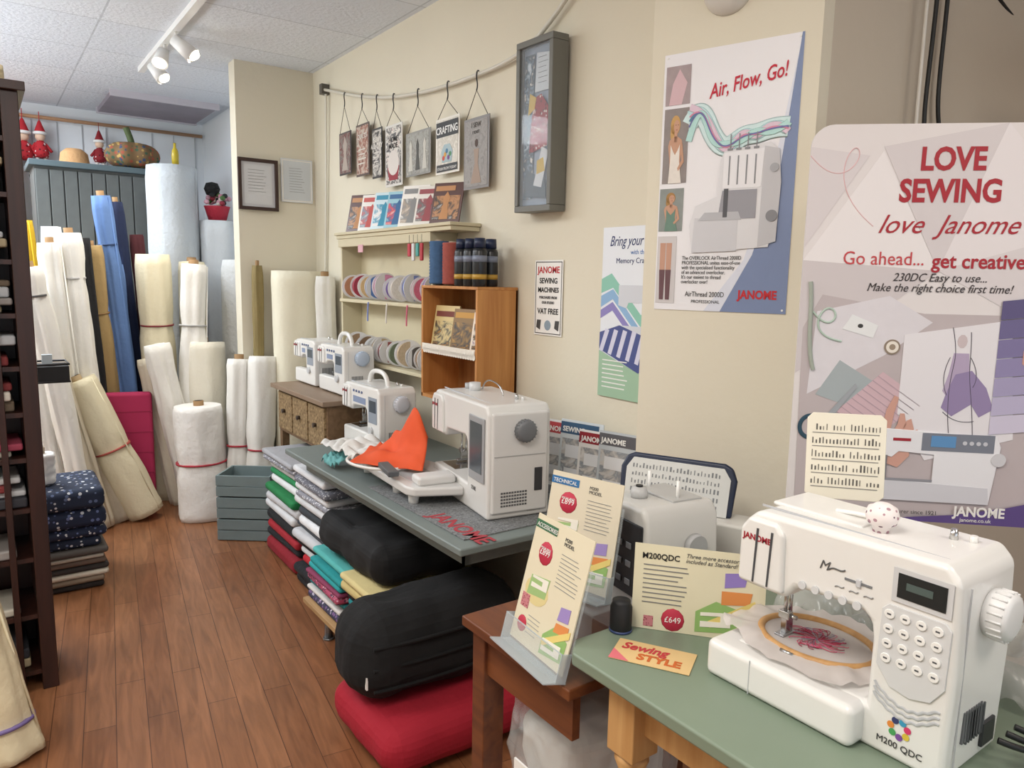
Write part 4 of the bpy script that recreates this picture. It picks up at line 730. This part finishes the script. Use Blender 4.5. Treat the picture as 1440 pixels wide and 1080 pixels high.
roll("wadding_roll",(.18,4.05,.505),(.185,4.05,.65),.06,FB('#eeeeee',.03),corecol='#9a8a78')
e=E("wire_basket",(.2,4.0,1.0)); 
for z in(0,.08): tube("rim",e,[(-.1,-.08,z),(.12,-.08,z),(.12,.1,z),(-.1,.1,z)],.005,BLACK,cyclic=True,smooth=False)
box("basket_body",e,(-.1,-.08,0),(.12,.1,.07),mat('#1b1b1c',.6)); tube("hang_rod",e,[(-.12,.12,.1),(-.12,.12,-.995)],.008,DK)
for k in range(4): box("notion_box",e,(-.16,-.06+.045*k,.02),(-.105,-.02+.045*k,.22+.05*(k%2)),mat(['#8a9aa4','#c8c8c4','#6a7a70','#b0a8a0'][k],.6,var=.3,scale=40))
for k in range(3): box("label_card",e,(-.10+.06*k,-.02,.07),(-.06+.06*k,.02,.12),mat(['#d8d8d4','#e4e0d8','#b8c0c4'][k],.5))
# ------------------------------------------------------------------ rolls at the back
FW=FB('#eae8e2',.03); FC=FB('#ded5b8',.04); FGY=FB('#d5d9dc',.03); FT=FB('#cdc4b0',.05)
roll("wadding_roll",(1.16,5.75,0),(1.16,5.75,2.24),.165,mat('#cdd3d8',.95,bump=.6,bscale=40),core=False,wr=.014)
roll("wadding_roll",(1.44,5.68,0),(1.44,5.68,1.88),.135,FGY,core=False,wr=.01)
roll("wadding_roll",(1.50,5.28,0),(1.50,5.30,1.60),.135,mat('#dfe0df',.95,bump=.8,bscale=30),core=False,wr=.012)
roll("fabric_roll",(.96,5.30,0),(.93,5.25,1.62),.10,FC,ribbon='#7a2a30',rib_t=(.72,),core=False)
roll("fabric_roll",(1.06,5.05,0),(1.14,5.10,1.56),.085,FW,ribbon='#b0b0b0',rib_t=(.75,),wr=.009)
roll("fabric_roll",(1.16,5.30,0),(1.19,5.38,1.58),.08,FC)
roll("fabric_roll",(.84,5.42,0),(.66,5.32,1.97),.055,FB('#5f7fb4',.08),ribbon='#35507c',rib_t=(.85,))
roll("fabric_roll",(.78,5.50,0),(.72,5.42,1.55),.06,FB('#6a8ac0',.08),core=False)
roll("fabric_roll",(.90,5.52,0),(.76,5.46,1.95),.04,FB('#1f2a4a'),core=True)
roll("fabric_roll",(.98,5.50,0),(.88,5.50,1.75),.045,FB('#4a2026'),core=False)
roll("fabric_roll",(.90,5.62,0),(.80,5.62,1.66),.05,FB('#33303a'),core=False)
roll("fabric_roll",(.68,5.36,0),(.575,5.26,1.66),.07,FB('#a88e60',.08),ribbon='#8a6a40',rib_t=(.75,))
roll("fabric_roll",(.60,5.20,0),(.52,5.16,1.70),.05,FB('#17181c'),core=False)
roll("fabric_roll",(.56,5.05,0),(.45,5.03,1.72),.06,FW,ribbon='#b8b8b8',rib_t=(.85,),wr=.01)
roll("fabric_roll",(.46,5.0,0),(.35,4.98,1.66),.055,FW,core=True,wr=.009)
roll("fabric_roll",(.40,5.2,0),(.38,5.2,1.76),.05,FGY,core=False)
roll("fabric_roll",(.44,4.75,0),(.23,4.72,1.52),.06,FW,ribbon='#555555',rib_t=(.9,),wr=.01)
roll("fabric_roll",(.34,4.85,0),(.17,4.80,1.42),.055,FW,core=False)
roll("fabric_roll",(.36,5.45,0),(.25,5.42,1.80),.05,FB('#c9a422'),core=False)
roll("fabric_roll",(.50,4.84,0),(.30,4.90,1.02),.08,FT)
roll("fabric_roll",(.62,4.92,.0),(.40,5.02,.84),.075,FB('#bdb29e'))
roll("fabric_roll",(.76,4.90,.03),(.44,4.96,.87),.105,FC,ribbon='#b0524a',rib_t=(.5,),corecol='#b09a78')
roll("fabric_roll",(.99,5.10,0),(.86,5.18,.96),.06,FT,core=False)
roll("fabric_roll",(1.08,5.00,.0),(.88,5.02,1.06),.075,FW,core=False,wr=.01)
roll("fabric_roll",(1.16,5.03,0),(1.18,5.10,1.06),.13,FB('#e4dfd0',.03))
roll("wadding_roll",(1.07,4.74,0),(1.06,4.76,.70),.16,mat('#eceae6',.95,bump=.5,bscale=30),ribbon='#b03040',rib_t=(.5,),r1=.14)
roll("fabric_roll",(1.36,4.56,0),(1.42,4.63,1.0),.085,FW,ribbon='#b03040',rib_t=(.42,),core=False)
roll("fabric_roll",(1.24,4.64,0),(1.30,4.72,.98),.07,FW,ribbon='#b03040',rib_t=(.45,),core=True)
roll("fabric_roll",(1.62,4.56,0),(1.62,4.56,1.53),.15,FB('#e6e0ca',.03),core=False)
roll("fabric_roll",(1.73,4.36,0),(1.74,4.40,1.50),.06,FW,core=True)
roll("fabric_roll",(1.42,4.70,.0),(1.425,4.71,1.56),.03,FB('#8a7a50'),core=True)
e=E("magenta_fabric_bolt",(0,0,0)); prism("bolt",e,[(.575,5.10),(.84,5.02),(.86,5.10),(.595,5.18)],'z',.0,.76,mat('#a82652',.8,var=.08,scale=10),.02)
for z in(.12,.25,.38,.51,.64): prism("fold_line",e,[(.573,5.099),(.84,5.0185),(.841,5.024),(.574,5.105)],'z',z,z+.004,mat('#8c1f42',.8))
e=E("slatted_cabinet",(0,0,0)); SBG=mat('#5d6160',.7,var=.2,scale=12)
box("carcass",e,(.36,6.02,0),(1.04,6.45,2.20),SBG); box("top",e,(.33,5.98,2.20),(1.07,6.47,2.24),mat('#56666c',.6),.005)
for k in range(8): box("slat",e,(.365+k*.0845,6.0,.02),(.365+k*.0845+.078,6.02,2.18),SBG,.004)
e=E("straw_hat",(.62,6.2,2.241)); lathe("hat",e,[(.0,.12),(.05,.115),(.085,.085),(.095,.02),(.105,.012),(.135,.004),(.135,0),(.09,.004),(0,.004)],(0,0,0),mat('#b98f62',.8,bump=.4,bscale=60))
e=E("fabric_pumpkin",(.98,6.12,2.243)); v=[];fa=[];N=48;M_=14
for j in range(M_+1):
    ph=math.pi*j/M_
    for i in range(N):
        th=2*math.pi*i/N; q=(1-.14*abs(math.cos(th*4))**2.5)*math.sin(ph)**.8 if 0<j<M_ else .02
        v.append((.19*q*math.cos(th),.14*q*math.sin(th),.10-.10*math.cos(ph)*(1-.25*math.exp(-(math.sin(ph)/.3)**2))))
for j in range(M_):
    for i in range(N): fa.append((j*N+i,j*N+(i+1)%N,(j+1)*N+(i+1)%N,(j+1)*N+i))
mesh("pumpkin_body",e,v,fa,dots('#7a6040',['#a0503a','#3f5a44','#b89858','#3a4a6a'],34,thr=.4),smooth=True,loc=(0,0,-.005))
tube("stem",e,[(0,0,.16),(0,0,.20),(-.02,0,.25),(-.035,0,.29)],.022,mat('#4b5a34',.7))
e=E("yellow_bottle",(1.19,5.74,2.243)); lathe("bottle",e,[(0,0),(.022,0),(.024,.08),(.02,.11),(.009,.13),(.009,.16),(0,.16)],(0,0,0),mat('#c0a82a',.3))
e=E("flower_basket",(1.44,5.66,1.882)); lathe("basket",e,[(0,0),(.06,0),(.085,.09),(.09,.10),(.075,.09),(0,.08)],(0,0,0),mat('#b0243a',.6,bump=.6,bscale=60))
for i in range(34):
    a=random.uniform(0,6.28);r_=random.uniform(0,.09); z=random.uniform(.1,.19); lathe("bloom",e,[(0,-.018),(.016,-.01),(.02,0),(.014,.014),(0,.018)],(r_*math.cos(a),r_*math.sin(a),z),mat(random.choice(['#c8879c','#1c1c1e','#d8a8b8','#e0d8d0','#4a6a3a','#8a2a3a']),.8),10)
lathe("dark_pompom",e,[(0,0),(.04,.01),(.055,.05),(.04,.09),(0,.1)],(-.03,0,.17),mat('#151517',.9,bump=1,bscale=80))
def doll(name,x,z,s=1,c='#b8242e'):
    e=E(name,(x,6.90,z)); e.scale=(s,s,s)
    tube("ribbon_loop",e,[(0,0,.22),(0,0,.30)],.003,mat(c))
    lathe("hat",e,[(0,.24),(.012,.22),(.03,.17),(.045,.13),(0,.13)],(0,0,0),mat(c,.8)); lathe("hat_trim",e,[(0,.12),(.048,.12),(.052,.13),(.048,.142),(0,.142)],(0,0,0),WHITE)
    lathe("head",e,[(0,.07),(.025,.075),(.036,.095),(.035,.118),(0,.13)],(0,0,0),mat('#e3c2a8',.7)); lathe("body",e,[(0,-.06),(.045,-.06),(.06,-.03),(.04,.05),(.02,.075),(0,.075)],(0,0,0),dots(c,['#e8d8d8','#5a1018'],40,thr=.3))
    for sx in(-1,1): 
        cyl("arm",e,(sx*.03,0,.05),(sx*.075,-.01,-.01),.014,.012,mat(c,.8),12); cyl("leg",e,(sx*.025,0,-.05),(sx*.035,-.01,-.16),.014,.012,mat('#e8e2dc',.8),12); lathe("boot",e,[(0,-.02),(.016,-.02),(.018,0),(0,.01)],(sx*.036,-.015,-.165),BLACK,12)
doll("hanging_santa_doll",.47,2.42,.95); doll("hanging_santa_doll",.87,2.42,.85,'#8f1f28'); doll("hanging_santa_doll",.36,2.40,1.05); doll("hanging_santa_doll",.27,2.42,.9,'#c83a40')
e=E("distant_shelf_unit",(0,0,0))
box("frame",e,(-1.0,6.6,0),(.30,6.9,.03),SC)
for z in(.5,.95,1.4,1.85,2.2):
    box("shelf",e,(-1.0,6.6,z),(.30,6.9,z+.03),SC)
    for k in range(7): box("goods",e,(-.95+k*.17,6.62,z+.03),(-.82+k*.17,6.85,z+random.uniform(.15,.36)),mat(random.choice(['#b0404a','#d8d4cc','#56708c','#caa24a','#7a8a6a','#d99aa8']),.8),.01)
for x in(-1.0,.28): box("side",e,(x,6.6,0),(x+.02,6.9,2.3),SC)

# ------------------------------------------------------------------ lights
def area(name,loc,sx,sy,power,colr,rot=(0,0,0)):
    l=bpy.data.lights.new(name,'AREA'); l.shape='RECTANGLE'; l.size=sx; l.size_y=sy; l.energy=power; l.color=colr
    o=bpy.data.objects.new(name,l); o.location=loc; o.rotation_euler=rot; return add(o)
area("added_ceiling_fill",(-.3,.6,2.74),.9,.9,42,(1,.94,.86))  # these downward area lights are added, unseen fill; no panel fixtures hang here
area("added_ceiling_fill",(-.7,3.0,2.74),.9,1.0,36,(1,.97,.93))
area("added_ceiling_fill",(-.6,5.6,2.74),1.2,1.2,84,(.86,.93,1))
area("added_ceiling_fill",(1.5,-.8,2.74),.8,.8,22,(1,.90,.78))
area("added_upward_fill",(-1.3,4.6,1.7),.8,2.0,72,(.84,.92,1),(R(180),0,0))  # upward area lights added out of view to brighten the ceiling, no real fitting
area("added_upward_fill",(-1.3,1.2,1.7),.8,2.0,14,(1,.97,.93),(R(180),0,0))
for y in(4.95,4.35,4.62):
    l=bpy.data.lights.new("track_bulb",'SPOT'); l.energy=22; l.color=(1,.92,.80); l.spot_size=R(90); l.spot_blend=.6; l.shadow_soft_size=.03
    o=bpy.data.objects.new("track_bulb",l); o.location=(1.0,y-.06,2.6); o.rotation_euler=(R(18),R(28),0); add(o)
wd=bpy.data.worlds.new("daylight"); wd.use_nodes=True; wd.node_tree.nodes["Background"].inputs[0].default_value=(.87,.93,1,1); wd.node_tree.nodes["Background"].inputs[1].default_value=1.35
bpy.context.scene.world=wd
# ------------------------------------------------------------------ camera
F=1040.; yaw=R(35.8); pitch=R(8.0); rl=R(1.1)
fv=Vector((math.sin(yaw)*math.cos(pitch), math.cos(yaw)*math.cos(pitch), -math.sin(pitch)))
rv=Vector((math.cos(yaw),-math.sin(yaw),0)); uv=rv.cross(fv)
r2=rv*math.cos(rl)+uv*math.sin(rl); u2=-rv*math.sin(rl)+uv*math.cos(rl)
cam=bpy.data.objects.new("camera",bpy.data.cameras.new("camera")); cam.data.sensor_width=36; cam.data.lens=F/1440*36; cam.data.clip_start=.02
cam.matrix_world=Matrix(((r2.x,u2.x,-fv.x,0),(r2.y,u2.y,-fv.y,0),(r2.z,u2.z,-fv.z,1.5),(0,0,0,1)))
add(cam); bpy.context.scene.camera=cam
bpy.context.scene.view_settings.view_transform='Standard'
